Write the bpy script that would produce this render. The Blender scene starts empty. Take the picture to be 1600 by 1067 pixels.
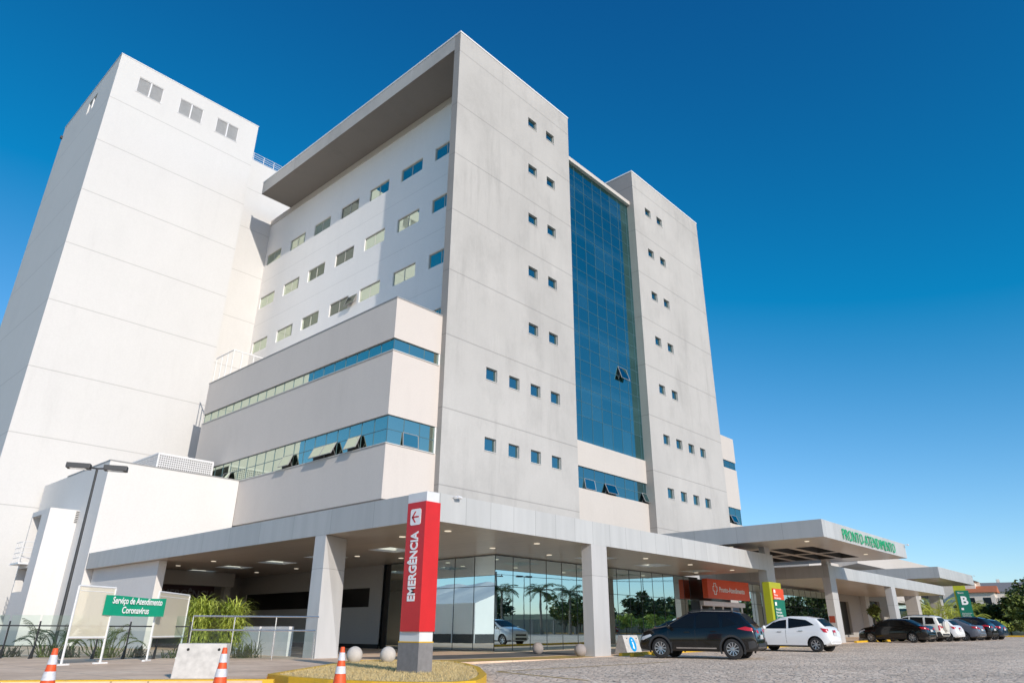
import bpy, bmesh, math, random
from mathutils import Vector, Matrix, noise
random.seed(7)
R = math.radians
scene = bpy.context.scene
col = scene.collection

# ------------------------------------------------------------------ camera, sky, sun, exposure
def setup_view():
    yaw, pitch, roll = R(42.34644), R(23.402), R(0.32773)
    cy, sy = math.cos(yaw), math.sin(yaw)
    fwd = Vector((math.cos(pitch)*cy, math.cos(pitch)*sy, math.sin(pitch)))
    r = Vector((sy, -cy, 0)); up = r.cross(fwd)
    c, s = math.cos(roll), math.sin(roll)
    r2 = c*r + s*up; u2 = -s*r + c*up
    cam = bpy.data.cameras.new('camera'); co = bpy.data.objects.new('camera', cam); col.objects.link(co)
    m = Matrix((r2, u2, -fwd)).transposed().to_4x4(); m.translation = Vector((0, 0, 0.87))
    co.matrix_world = m
    cam.sensor_width = 36; cam.lens = 1086.6221/1600*36
    cam.shift_x = (800-806.036)/1600; cam.shift_y = (516.731-533.5)/1600
    cam.clip_start = 0.1; cam.clip_end = 3000
    scene.camera = co
    w = bpy.data.worlds.new("World"); scene.world = w; w.use_nodes = True
    nt = w.node_tree; bg = nt.nodes['Background']
    sky = nt.nodes.new('ShaderNodeTexSky'); sky.sky_type = 'NISHITA'; sky.sun_disc = False
    sky.sun_elevation = R(24.3); sky.sun_rotation = R(195.7)
    sky.altitude = 900; sky.air_density = 1.0; sky.dust_density = 0.8; sky.ozone_density = 4.0
    sp = nt.nodes.new('ShaderNodeSeparateColor'); cb = nt.nodes.new('ShaderNodeCombineColor')
    nt.links.new(sky.outputs[0], sp.inputs[0])
    for i, (sub, gain) in enumerate(((.84, 1.55), (.36, 1.38), (.2, 1.36))):     # deepen the blue of the clear sky
        m1 = nt.nodes.new('ShaderNodeMath'); m1.operation = 'SUBTRACT'; m1.inputs[1].default_value = sub
        m2 = nt.nodes.new('ShaderNodeMath'); m2.operation = 'MULTIPLY'; m2.inputs[1].default_value = gain
        m3 = nt.nodes.new('ShaderNodeMath'); m3.operation = 'MAXIMUM'; m3.inputs[1].default_value = .03
        nt.links.new(sp.outputs[i], m1.inputs[0]); nt.links.new(m1.outputs[0], m2.inputs[0]); nt.links.new(m2.outputs[0], m3.inputs[0]); nt.links.new(m3.outputs[0], cb.inputs[i])
    nt.links.new(cb.outputs[0], bg.inputs['Color'])
    bg.inputs['Strength'].default_value = 0.108
    L = bpy.data.lights.new('sun', 'SUN'); L.energy = 3.1; L.angle = R(0.5); L.color = (1.0, 0.91, 0.80)
    lo = bpy.data.objects.new('sun', L); col.objects.link(lo)
    d = Vector((1, 3.56, -1.67)).normalized()
    lo.rotation_euler = d.to_track_quat('-Z', 'Y').to_euler(); lo.location = (0, -20, 60)
    vs = scene.view_settings
    vs.view_transform = 'Standard'; vs.look = 'None'; vs.gamma = 1; vs.use_curve_mapping = False
    vs.exposure = 0.27
    scene.cycles.max_bounces = 8; scene.cycles.glossy_bounces = 6; scene.cycles.transparent_max_bounces = 12
setup_view()

# ------------------------------------------------------------------ materials
MATS = {}
class NT:
    def __init__(s, name):
        s.m = bpy.data.materials.new(name); s.m.use_nodes = True
        s.n = s.m.node_tree.nodes; s.l = s.m.node_tree.links
        s.b = s.n['Principled BSDF']; MATS[name] = s.m
    def new(s, t, **k):
        x = s.n.new(t)
        for a, v in k.items(): setattr(x, a, v)
        return x
    def link(s, a, b): s.l.new(a, b)
    def math(s, op, a, b=None):
        x = s.new('ShaderNodeMath', operation=op)
        for i, v in enumerate((a, b)):
            if v is None: continue
            if isinstance(v, (int, float)): x.inputs[i].default_value = v
            else: s.link(v, x.inputs[i])
        return x.outputs[0]
    def pos(s): return s.new('ShaderNodeNewGeometry').outputs['Position']
    def scale(s, vec, sc):
        x = s.new('ShaderNodeMapping'); x.inputs['Scale'].default_value = sc; s.link(vec, x.inputs[0]); return x.outputs[0]
    def noise(s, vec, scale, detail=4, rough=.55):
        x = s.new('ShaderNodeTexNoise'); x.inputs['Scale'].default_value = scale
        x.inputs['Detail'].default_value = detail; x.inputs['Roughness'].default_value = rough
        s.link(vec, x.inputs['Vector']); return x.outputs['Fac']
    def ramp(s, fac, stops):
        x = s.new('ShaderNodeValToRGB'); e = x.color_ramp.elements
        while len(e) < len(stops): e.new(.5)
        for el, (p, c) in zip(e, stops):
            el.position = p; el.color = (c[0], c[1], c[2], 1) if isinstance(c, (tuple, list)) else (c, c, c, 1)
        s.link(fac, x.inputs[0]); return x.outputs[0]
    def mul(s, a, b, fac=1.0):
        x = s.new('ShaderNodeMix', data_type='RGBA', blend_type='MULTIPLY'); x.inputs[0].default_value = fac
        for i, v in ((6, a), (7, b)):
            if isinstance(v, tuple): x.inputs[i].default_value = (*v[:3], 1)
            else: s.link(v, x.inputs[i])
        return x.outputs[2]
    def mix(s, fac, a, b):
        x = s.new('ShaderNodeMix', data_type='RGBA')
        if isinstance(fac, (int, float)): x.inputs[0].default_value = fac
        else: s.link(fac, x.inputs[0])
        for i, v in ((6, a), (7, b)):
            if isinstance(v, tuple): x.inputs[i].default_value = (*v[:3], 1)
            else: s.link(v, x.inputs[i])
        return x.outputs[2]
    def color(s, c):
        if isinstance(c, tuple): s.b.inputs['Base Color'].default_value = (*c[:3], 1)
        else: s.link(c, s.b.inputs['Base Color'])
    def set(s, **k):
        for a, v in k.items(): s.b.inputs[a.replace('_', ' ')].default_value = v
    def bump(s, h, strength=.3, dist=.02):
        x = s.new('ShaderNodeBump'); x.inputs['Strength'].default_value = strength; x.inputs['Distance'].default_value = dist
        s.link(h, x.inputs['Height']); s.link(x.outputs[0], s.b.inputs['Normal'])

def plain(name, c, rough=.5, metal=0., var=.08, sc=3., coat=0., spec=.5):
    t = NT(name); p = t.new('ShaderNodeTexCoord').outputs['Object']
    f = t.noise(p, sc, 5)
    t.color(t.mul(c, t.ramp(f, [(.25, 1-var), (.75, 1+var*.4)])))
    t.set(Roughness=rough, Metallic=metal, Coat_Weight=coat, Coat_Roughness=.04)
    t.b.inputs['Specular IOR Level'].default_value = spec
    return t.m

def facade_mat(name, c, joints=(), stain=.25, jw=.035, rough=.8, jd=.45):
    t = NT(name); p = t.pos()
    big = t.noise(p, .12, 4)
    streak = t.noise(t.scale(p, (1.1, 1.1, .10)), 1.0, 7, .72)
    patch = t.noise(t.scale(p, (.25, .25, .12)), 1.0, 4, .6)
    fine = t.noise(p, 9, 4)
    base = t.mul(c, t.ramp(big, [(.3, 1-stain*.35), (.7, 1.0)]))
    sfac = t.math('MULTIPLY', t.ramp(streak, [(.30, 1.0), (.50, 0.0)]), t.ramp(patch, [(.42, 0.0), (.62, 1.0)]))
    base = t.mix(t.math('MULTIPLY', sfac, stain), base, (c[0]*.55, c[1]*.55, c[2]*.55))
    lfac = t.math('MULTIPLY', t.ramp(streak, [(.55, 0.0), (.72, 1.0)]), t.ramp(patch, [(.35, 1.0), (.55, 0.0)]))
    base = t.mix(t.math('MULTIPLY', lfac, stain*.8), base, (min(1, c[0]*1.3), min(1, c[1]*1.3), min(1, c[2]*1.3)))
    blot = t.noise(t.scale(p, (.35, .35, .22)), 1.0, 7, .7)
    base = t.mul(base, t.ramp(blot, [(.34, 1-stain*.22), (.5, 1.0), (.68, 1+stain*.06)]))
    base = t.mul(base, t.ramp(fine, [(.3, .965), (.7, 1.01)]))
    sep = t.new('ShaderNodeSeparateXYZ'); t.link(p, sep.inputs[0]); z = sep.outputs[2]
    acc = None
    wob = t.math('MULTIPLY', t.math('SUBTRACT', t.noise(p, .8, 2), .5), .012)
    for j in joints:
        a = t.math('LESS_THAN', t.math('ABSOLUTE', t.math('SUBTRACT', t.math('ADD', z, wob), j)), jw)
        acc = a if acc is None else t.math('MAXIMUM', acc, a)
    if acc is not None:
        base = t.mix(t.math('MULTIPLY', acc, jd), base, (.16, .155, .15))
        t.bump(t.math('SUBTRACT', 0.0, acc), .5, .02)
    t.color(base); t.set(Roughness=rough); t.b.inputs['Specular IOR Level'].default_value = .25
    return t.m

def panel_mat(name, c, axis, start, step, rough=.45, stain=.1):
    """metal cladding panels with seams every `step` metres along a world axis"""
    t = NT(name); p = t.pos(); sep = t.new('ShaderNodeSeparateXYZ'); t.link(p, sep.inputs[0])
    u = sep.outputs['XYZ'.index(axis)]
    q = t.math('DIVIDE', t.math('SUBTRACT', u, start), step)
    fr = t.math('FRACT', q); cell = t.math('FLOOR', q)
    wn = t.new('ShaderNodeTexWhiteNoise', noise_dimensions='1D'); t.link(cell, wn.inputs['W'])
    seam = t.math('LESS_THAN', fr, .018/step)
    base = t.mul(c, t.ramp(wn.outputs[0], [(0, .94), (1, 1.02)]))
    st = t.noise(t.scale(p, (2.2, 2.2, .25)), 1.0, 5)
    base = t.mul(base, t.ramp(st, [(.3, 1-stain), (.6, 1)]))
    base = t.mix(t.math('MULTIPLY', seam, .55), base, (.12, .12, .12))
    t.color(base); t.set(Roughness=rough, Metallic=0.0); t.b.inputs['Specular IOR Level'].default_value = .45
    return t.m

def glass_mat(name, tint, refl=.7, dark=(.008, .014, .018), rough=.01, wave=.0, edge=.9):
    """coated facade glass: dark room behind, strong mirror coating"""
    t = NT(name); out = t.n['Material Output']
    d = t.b; d.inputs['Base Color'].default_value = (*dark, 1); d.inputs['Roughness'].default_value = .4
    g = t.new('ShaderNodeBsdfGlossy'); g.inputs['Color'].default_value = (*tint, 1); g.inputs['Roughness'].default_value = rough
    mx = t.new('ShaderNodeMixShader')
    lw = t.new('ShaderNodeLayerWeight'); lw.inputs['Blend'].default_value = .3
    f = t.math('ADD', t.math('MULTIPLY', lw.outputs['Fresnel'], edge*(1-refl)), refl)
    t.link(f, mx.inputs[0]); t.link(d.outputs[0], mx.inputs[1]); t.link(g.outputs[0], mx.inputs[2])
    if wave:
        n = t.noise(t.pos(), .9, 2)
        b = t.new('ShaderNodeBump'); b.inputs['Strength'].default_value = wave; b.inputs['Distance'].default_value = .05
        t.link(n, b.inputs['Height']); t.link(b.outputs[0], g.inputs['Normal'])
    t.link(mx.outputs[0], out.inputs['Surface'])
    return t.m

def curtain_mat(name, tint, refl):
    """coated glass: floor slabs, blinds and dark rooms show faintly behind the mirror coating"""
    m = glass_mat(name, tint, refl, wave=.012); t = m.node_tree; L = t.links.new
    geo = t.nodes.new('ShaderNodeNewGeometry'); sep = t.nodes.new('ShaderNodeSeparateXYZ'); L(geo.outputs['Position'], sep.inputs[0])
    def mth(op, a, b):
        x = t.nodes.new('ShaderNodeMath'); x.operation = op
        for i, v in enumerate((a, b)):
            if isinstance(v, (int, float)): x.inputs[i].default_value = v
            else: L(v, x.inputs[i])
        return x.outputs[0]
    cx = mth('FLOOR', mth('DIVIDE', mth('SUBTRACT', sep.outputs[0], 42.87), 1.4), 0); cz = mth('FLOOR', mth('DIVIDE', mth('SUBTRACT', sep.outputs[2], 16.6), 2.4), 0)
    cv = t.nodes.new('ShaderNodeCombineXYZ'); L(cx, cv.inputs[0]); L(cz, cv.inputs[1])
    wn = t.nodes.new('ShaderNodeTexWhiteNoise'); wn.noise_dimensions = '2D'; L(cv.outputs[0], wn.inputs['Vector'])
    fz = mth('FRACT', mth('DIVIDE', mth('SUBTRACT', sep.outputs[2], 13.9), 4.8), 0)
    slab = mth('MULTIPLY', mth('LESS_THAN', fz, .20), .016)
    blind = mth('MULTIPLY', mth('GREATER_THAN', wn.outputs[0], .84), .014)
    v = mth('ADD', mth('ADD', slab, blind), mth('MULTIPLY', wn.outputs[0], .006))
    cc = t.nodes.new('ShaderNodeCombineColor'); L(mth('MULTIPLY', v, 2.0), cc.inputs[0]); L(mth('MULTIPLY', v, 3.6), cc.inputs[1]); L(mth('MULTIPLY', v, 3.9), cc.inputs[2])
    L(cc.outputs[0], t.nodes['Principled BSDF'].inputs['Base Color'])
    return m

def emit_mat(name, c, s):
    t = NT(name); t.color(c); t.b.inputs['Emission Color'].default_value = (*c, 1); t.b.inputs['Emission Strength'].default_value = s
    return t.m

def build_materials():
    T0 = [42.63, 37.45, 32.84, 28.04, 23.26, 18.52, 13.6, 8.85]
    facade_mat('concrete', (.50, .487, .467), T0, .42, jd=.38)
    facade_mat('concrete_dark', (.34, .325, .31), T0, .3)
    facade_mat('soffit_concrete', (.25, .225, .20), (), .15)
    facade_mat('white_render', (.635, .63, .62), [45.84, 41.0, 35.72, 30.45, 25.19, 19.5, 14.3, 9.1], .10, .035, jd=.30)
    facade_mat('white_wall', (.88, .86, .84), [35.2, 30.1, 25.0], .08, .02, jd=.25)
    facade_mat('white_annex', (.70, .69, .675), (), .08)
    facade_mat('beige_render', (.64, .585, .54), (), .12)
    facade_mat('beige_light', (.58, .54, .50), (), .1)
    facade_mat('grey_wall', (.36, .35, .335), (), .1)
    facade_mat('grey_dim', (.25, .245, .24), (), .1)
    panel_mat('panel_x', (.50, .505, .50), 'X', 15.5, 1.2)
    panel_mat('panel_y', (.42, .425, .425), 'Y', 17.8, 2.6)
    panel_mat('soffit_panel', (.50, .44, .37), 'X', 15.5, 1.2, .28, .05)
    panel_mat('column_panel', (.52, .515, .51), 'Z', 2.95-30, 30.0, .45)
    plain('roof_felt', (.30, .30, .30), .9)
    glass_mat('facade_glass', (.25, .44, .45), .80, (.004, .02, .028), wave=.012)
    curtain_mat('curtain_glass', (.22, .48, .48), .80)
    glass_mat('band_glass', (.60, .68, .56), .86, (.006, .02, .025), wave=.01)
    glass_mat('lobby_glass', (.68, .82, .83), .88, (.004, .006, .006), wave=.010)
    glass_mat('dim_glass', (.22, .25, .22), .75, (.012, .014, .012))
    glass_mat('black_glass', (.20, .21, .22), .18, (.006, .006, .006))
    glass_mat('car_glass', (.45, .46, .46), .05, (.006, .006, .006), edge=.35)
    MATS['car_glass'].node_tree.nodes['Principled BSDF'].inputs['Specular IOR Level'].default_value = .1
    plain('mullion', (.07, .15, .19), .4)
    plain('mullion_dark', (.02, .025, .028), .4)
    plain('frame_grey', (.30, .30, .30), .5)
    plain('sill_light', (.55, .54, .52), .6)
    plain('white_paint', (.80, .80, .79), .45)
    plain('white_metal', (.74, .74, .75), .4)
    plain('steel', (.62, .63, .64), .25, .9)
    plain('dark_metal', (.035, .037, .04), .5)
    plain('black', (.012, .012, .012), .6)
    plain('louver_dark', (.06, .058, .055), .7)
    plain('shutter', (.52, .53, .54), .6)
    plain('pylon_white', (.68, .69, .70), .45)
    plain('pylon_red', (.60, .016, .016), .4, var=.12, sc=2.2)
    plain('stone_grey', (.22, .21, .21), .8, var=.2, sc=9)
    plain('lime', (.38, .40, .015), .45, var=.04)
    plain('sign_green', (.005, .16, .10), .4, var=.04)
    plain('sign_green_light', (.02, .48, .30), .4, var=.04)
    plain('sign_orange', (.70, .07, .012), .4, var=.04)
    plain('sign_orange_light', (.95, .16, .08), .4, var=.04)
    plain('sign_red', (.75, .085, .02), .35, var=.06)
    plain('banner_green', (.0, .30, .17), .5, var=.06)
    plain('letter_green', (.0, .42, .16), .35, var=.04)
    plain('letter_white', (.85, .85, .85), .5, var=.02)
    plain('letter_grey', (.16, .15, .15), .5, var=.02)
    plain('board_maroon', (.045, .018, .02), .5)
    plain('sign_blue', (.0, .32, .68), .4, var=.03)
    plain('cone_orange', (.80, .10, .02), .55, var=.28, sc=11)
    plain('cone_white', (.66, .66, .69), .45, var=.25, sc=16)
    plain('block_concrete', (.60, .57, .53), .85, var=.26, sc=6)
    plain('ball_white', (.56, .51, .46), .8, var=.16, sc=7)
    plain('ball_shaded', (.34, .30, .28), .85, var=.2, sc=7)  # darker copy of the ball colour, with the canopy's shade put into it
    plain('skylight_white', (.80, .79, .74), .5)
    emit_mat('downlight', (1.0, .9, .72), .55)
    plain('mesh_panel', (.62, .62, .63), .6)
    plain('mesh_dark', (.18, .18, .18), .6)
    plain('tent', (.80, .81, .80), .7, var=.06, sc=.6)
    plain('tyre', (.022, .022, .023), .85, var=.2, sc=20)
    plain('alloy', (.55, .55, .56), .3, .8)
    plain('wheel_dark', (.02, .02, .02), .6)
    plain('cladding', (.028, .029, .031), .6)
    plain('tail_red', (.50, .012, .018), .15, coat=.6)
    plain('lamp_clear', (.62, .64, .66), .12, coat=.6)
    plain('plate', (.55, .55, .55), .5)
    plain('chrome', (.65, .65, .65), .15, 1.0)
    plain('terracotta', (.50, .16, .07), .85, var=.2)
    plain('house_white', (.74, .66, .58), .85)
    plain('bark', (.13, .10, .075), .9, var=.3, sc=6)
    plain('palm_bark', (.24, .20, .16), .9, var=.3, sc=6)
    plain('pole_concrete', (.30, .29, .27), .85)
    plain('red_box', (.35, .06, .03), .5)
    plain('pot', (.30, .30, .29), .8)
    for n, c in (('paint_black', (.006, .006, .006)), ('paint_white', (.78, .79, .80)), ('paint_cream', (.74, .72, .66)),
                 ('paint_grey', (.12, .13, .16)), ('paint_navy', (.015, .03, .055)), ('paint_red', (.42, .035, .015)),
                 ('paint_dark', (.010, .008, .010))):
        plain(n, c, .15, 0., .02, 2, coat=.65, spec=.3)
    for n, a, b in (('leaf_dark', (.020, .042, .012), (.085, .125, .028)), ('leaf_mid', (.04, .075, .015), (.17, .20, .04)),
                    ('leaf_lime', (.22, .30, .03), (.58, .62, .13)), ('leaf_palm', (.035, .07, .018), (.14, .18, .04)),
                    ('leaf_grey', (.03, .055, .035), (.10, .14, .075))):
        t = NT(n); p = t.pos()
        f = t.noise(p, 2.3, 3)
        t.color(t.ramp(f, [(.3, a), (.7, b)])); t.set(Roughness=.55); t.b.inputs['Specular IOR Level'].default_value = .35
    # ---- cobbled parking lot
    t = NT('cobbles'); p = t.pos()
    ns = t.new('ShaderNodeTexNoise'); ns.inputs['Scale'].default_value = 2.0; t.link(p, ns.inputs['Vector'])
    wv = t.new('ShaderNodeMix', data_type='RGBA'); wv.inputs[0].default_value = .04
    t.link(p, wv.inputs[6]); t.link(ns.outputs['Color'], wv.inputs[7])
    vo = t.new('ShaderNodeTexVoronoi', feature='DISTANCE_TO_EDGE'); vo.inputs['Scale'].default_value = 6.2
    vc = t.new('ShaderNodeTexVoronoi', feature='F1'); vc.inputs['Scale'].default_value = 6.2
    for v in (vo, vc): t.link(wv.outputs[2], v.inputs['Vector'])
    stone = t.ramp(vc.outputs['Color'], [(.0, (.66, .50, .37)), (.45, (.88, .69, .52)), (1, (.97, .83, .67))])
    gap = t.ramp(vo.outputs['Distance'], [(.03, 0.0), (.12, 1.0)])
    patch = t.noise(p, .35, 5)
    dirt = t.noise(t.scale(p, (1, 1, 1)), 1.7, 6, .7)
    base = t.mix(gap, (.50, .40, .32), stone)
    base = t.mul(base, t.ramp(patch, [(.3, .82), (.7, 1.08)]))
    oil = t.noise(t.scale(p, (.5, .9, 1)), .9, 5, .6)
    base = t.mul(base, t.ramp(oil, [(.30, .74), (.40, 1.0), (.7, 1.03)]))
    base = t.mul(base, t.ramp(dirt, [(.32, .38), (.41, 1.0), (.8, 1.06)]))
    t.color(base); t.set(Roughness=.85); t.bump(t.math('ADD', gap, t.math('MULTIPLY', t.noise(p, 14, 4), .6)), .8, .035)
    # ---- stained concrete pavement
    t = NT('pavement'); p = t.pos()
    a = t.noise(t.scale(p, (.5, .5, 1)), .8, 6, .65); b = t.noise(p, 5, 5)
    base = t.mul(t.ramp(a, [(.3, (.56, .385, .26)), (.55, (.80, .595, .43)), (.75, (.90, .73, .56))]), t.ramp(b, [(.3, .86), (.7, 1.04)]))
    sep = t.new('ShaderNodeSeparateXYZ'); t.link(p, sep.inputs[0])
    j = None
    for ax, st, off in ((0, 3.2, .4), (1, 3.2, 1.1)):
        fr = t.math('FRACT', t.math('DIVIDE', t.math('ADD', sep.outputs[ax], off), st)); k = t.math('LESS_THAN', fr, .008)
        j = k if j is None else t.math('MAXIMUM', j, k)
    base = t.mix(t.math('MULTIPLY', j, .6), base, (.15, .12, .10))
    t.color(base); t.set(Roughness=.85); t.bump(b, .15, .01)
    t = NT('asphalt'); p = t.pos(); a = t.noise(p, 1.2, 6)
    t.color(t.ramp(a, [(.3, (.085, .085, .085)), (.7, (.15, .148, .145))])); t.set(Roughness=.85)
    for nm, c in (('yellow_paint', (.72, .43, .02)), ('yellow_faded', (.55, .37, .10))):
        t = NT(nm); p = t.pos(); a = t.noise(p, 4, 6, .7); b = t.noise(p, 22, 3)
        base = t.mix(t.ramp(a, [(.30, 0.75 if nm == 'yellow_faded' else .45), (.45, 0.0)]), c, (.20, .15, .08))
        t.color(t.mul(base, t.ramp(b, [(.3, .9), (.7, 1.03)]))); t.set(Roughness=.6)
    t = NT('dry_grass'); p = t.pos(); a = t.noise(p, 3, 6, .7); b = t.noise(p, 30, 4)
    t.color(t.mul(t.ramp(a, [(.3, (.52, .38, .16)), (.7, (.80, .64, .34))]), t.ramp(b, [(.3, .7), (.7, 1.1)])))
    t.set(Roughness=.9); t.bump(b, .6, .04)
    t = NT('terrain'); p = t.pos(); a = t.noise(p, .06, 6, .6)
    t.color(t.ramp(a, [(.35, (.06, .085, .03)), (.65, (.16, .15, .07))])); t.set(Roughness=.95)
    # ---- clear balustrade glass
    t = NT('rail_glass'); out = t.n['Material Output']
    tr = t.new('ShaderNodeBsdfTransparent'); tr.inputs[0].default_value = (.80, .90, .87, 1)
    g = t.new('ShaderNodeBsdfGlossy'); g.inputs['Roughness'].default_value = .01; g.inputs[0].default_value = (.9, .95, .95, 1)
    lw = t.new('ShaderNodeLayerWeight'); lw.inputs['Blend'].default_value = .25
    f = t.math('ADD', t.math('MULTIPLY', lw.outputs['Fresnel'], .6), .10)
    mx = t.new('ShaderNodeMixShader'); t.link(f, mx.inputs[0]); t.link(tr.outputs[0], mx.inputs[1]); t.link(g.outputs[0], mx.inputs[2])
    t.link(mx.outputs[0], out.inputs['Surface'])
    t = NT('board_film'); out = t.n['Material Output']
    tr = t.new('ShaderNodeBsdfTransparent'); tr.inputs[0].default_value = (.90, .89, .82, 1)
    d = t.b; d.inputs['Base Color'].default_value = (.74, .68, .54, 1); d.inputs['Roughness'].default_value = .5
    mx = t.new('ShaderNodeMixShader'); mx.inputs[0].default_value = .72
    t.link(tr.outputs[0], mx.inputs[1]); t.link(d.outputs[0], mx.inputs[2]); t.link(mx.outputs[0], out.inputs['Surface'])
build_materials()

# ------------------------------------------------------------------ mesh helpers
class MB:
    def __init__(s): s.v = []; s.f = []; s.m = []
    def add(s, vs, fs, mi=0):
        o = len(s.v); s.v += [tuple(p) for p in vs]
        s.f += [tuple(i+o for i in f) for f in fs]; s.m += [mi]*len(fs); return s
    def quad(s, a, b, c, d, mi=0): return s.add([a, b, c, d], [(0, 1, 2, 3)], mi)
    def box(s, x0, x1, y0, y1, z0, z1, mi=0, skip=''):
        v = [(x0, y0, z0), (x1, y0, z0), (x1, y1, z0), (x0, y1, z0), (x0, y0, z1), (x1, y0, z1), (x1, y1, z1), (x0, y1, z1)]
        F = {'b': (0, 3, 2, 1), 't': (4, 5, 6, 7), 'f': (0, 1, 5, 4), 'r': (1, 2, 6, 5), 'k': (2, 3, 7, 6), 'l': (3, 0, 4, 7)}
        return s.add(v, [F[k] for k in F if k not in skip], mi)
    def prism(s, pts, z0, z1, mi=0, bottom=True, top=True):
        n = len(pts); v = [(p[0], p[1], z0) for p in pts] + [(p[0], p[1], z1) for p in pts]
        f = [(i, (i+1) % n, n+(i+1) % n, n+i) for i in range(n)]
        if bottom: f.append(tuple(range(n-1, -1, -1)))
        if top: f.append(tuple(range(n, 2*n)))
        return s.add(v, f, mi)
    def ext(s, pts, d, mi=0):
        """extrude a closed 3D polygon by vector d"""
        n = len(pts); d = Vector(d); v = [Vector(p) for p in pts]; v = v + [p+d for p in v]
        f = [(i, (i+1) % n, n+(i+1) % n, n+i) for i in range(n)] + [tuple(range(n-1, -1, -1)), tuple(range(n, 2*n))]
        return s.add(v, f, mi)
    def tube(s, path, r, n=8, mi=0, cap=True):
        P = [Vector(p) for p in path]; rr = r if isinstance(r, (list, tuple)) else [r]*len(P); v = []; f = []
        for i, p in enumerate(P):
            t = (P[min(i+1, len(P)-1)] - P[max(i-1, 0)]).normalized()
            a = t.cross(Vector((0, 0, 1)) if abs(t.z) < .95 else Vector((1, 0, 0))).normalized(); b = t.cross(a)
            v += [p + rr[i]*(math.cos(2*math.pi*k/n)*a + math.sin(2*math.pi*k/n)*b) for k in range(n)]
        for i in range(len(P)-1):
            f += [(i*n+k, i*n+(k+1) % n, (i+1)*n+(k+1) % n, (i+1)*n+k) for k in range(n)]
        if cap: f += [tuple(range(n-1, -1, -1)), tuple(range((len(P)-1)*n, len(P)*n))]
        return s.add(v, f, mi)
    def lathe(s, prof, n=24, mi=0, axis='z', c=(0, 0, 0)):
        v = []; f = []
        for r, h in prof:
            for k in range(n):
                a = 2*math.pi*k/n; x, y = r*math.cos(a), r*math.sin(a)
                p = (x, y, h) if axis == 'z' else ((x, h, y) if axis == 'y' else (h, x, y))
                v.append((p[0]+c[0], p[1]+c[1], p[2]+c[2]))
        for i in range(len(prof)-1):
            f += [(i*n+k, i*n+(k+1) % n, (i+1)*n+(k+1) % n, (i+1)*n+k) for k in range(n)]
        if prof[0][0] > 1e-6: f.append(tuple(range(n-1, -1, -1)))
        if prof[-1][0] > 1e-6: f.append(tuple(range((len(prof)-1)*n, len(prof)*n)))
        return s.add(v, f, mi)
    def facade(s, ax, c, u0, u1, z0, z1, holes=(), depth=.15, mi=0):
        """wall face on plane ax=c seen from the negative side, with recessed rectangular openings (u0,u1,z0,z1)"""
        us = sorted(set([u0, u1] + [h[i] for h in holes for i in (0, 1)])); zs = sorted(set([z0, z1] + [h[i] for h in holes for i in (2, 3)]))
        P = (lambda u, z, d=0: (u, c+d, z)) if ax == 'y' else (lambda u, z, d=0: (c+d, u, z))
        flip = ax == 'x'
        def q(a, b, c_, d_): s.quad(*((d_, c_, b, a) if flip else (a, b, c_, d_)), mi)
        for i in range(len(us)-1):
            for j in range(len(zs)-1):
                um, zm = (us[i]+us[i+1])/2, (zs[j]+zs[j+1])/2
                if any(h[0] < um < h[1] and h[2] < zm < h[3] for h in holes): continue
                q(P(us[i], zs[j]), P(us[i+1], zs[j]), P(us[i+1], zs[j+1]), P(us[i], zs[j+1]))
        for a, b, e, g in holes:
            q(P(a, e), P(a, e, depth), P(b, e, depth), P(b, e)); q(P(a, g), P(b, g), P(b, g, depth), P(a, g, depth))
            q(P(a, e), P(a, g), P(a, g, depth), P(a, e, depth)); q(P(b, e), P(b, e, depth), P(b, g, depth), P(b, g))
        return s
    def build(s, name, mats, parent=None, smooth=False, bevel=0, local=False, merge=False):
        me = bpy.data.meshes.new(name)
        off = Vector((0, 0, 0)) if (parent is None or local) else world_loc(parent)
        me.from_pydata([tuple(Vector(p)-off) for p in s.v], [], s.f)
        for m in (mats if isinstance(mats, (list, tuple)) else [mats]): me.materials.append(MATS[m])
        me.polygons.foreach_set('material_index', s.m)
        if merge or bevel:
            bm = bmesh.new(); bm.from_mesh(me); bmesh.ops.remove_doubles(bm, verts=bm.verts, dist=1e-4)
            bmesh.ops.recalc_face_normals(bm, faces=bm.faces)
            if bevel:
                es = [e for e in bm.edges if len(e.link_faces) == 2 and e.calc_face_angle(0) > .5]
                bmesh.ops.bevel(bm, geom=es, offset=bevel, segments=2, affect='EDGES', profile=.7)
            bm.to_mesh(me); bm.free()
        if smooth:
            me.polygons.foreach_set('use_smooth', [True]*len(me.polygons))
        me.update()
        o = bpy.data.objects.new(name, me); col.objects.link(o)
        if parent is not None: o.parent = parent
        return o
LOC = {}
def world_loc(o):
    p = Vector((0, 0, 0))
    while o is not None: p += o.location; o = o.parent
    return p
def tag(o, label=None, cat=None, group=None, kind=None):
    if label: o['label'] = label
    if cat: o['category'] = cat
    if group: o['group'] = group
    if kind: o['kind'] = kind
    return o
def thing(name, label, cat, loc=(0, 0, 0), rz=0, group=None):
    o = bpy.data.objects.new(name, None); col.objects.link(o); o.location = loc; o.rotation_euler = (0, 0, rz)
    o.empty_display_size = .2
    return tag(o, label, cat, group)
def clone(o, parent):
    c = o.copy(); col.objects.link(c); c.parent = parent
    for ch in list(o.children): clone(ch, c)
    return c
def dup(o, loc, rz=None, label=None):
    c = clone(o, None); c.location = loc
    if rz is not None: c.rotation_euler = (0, 0, rz)
    if label: c['label'] = label
    return c
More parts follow.
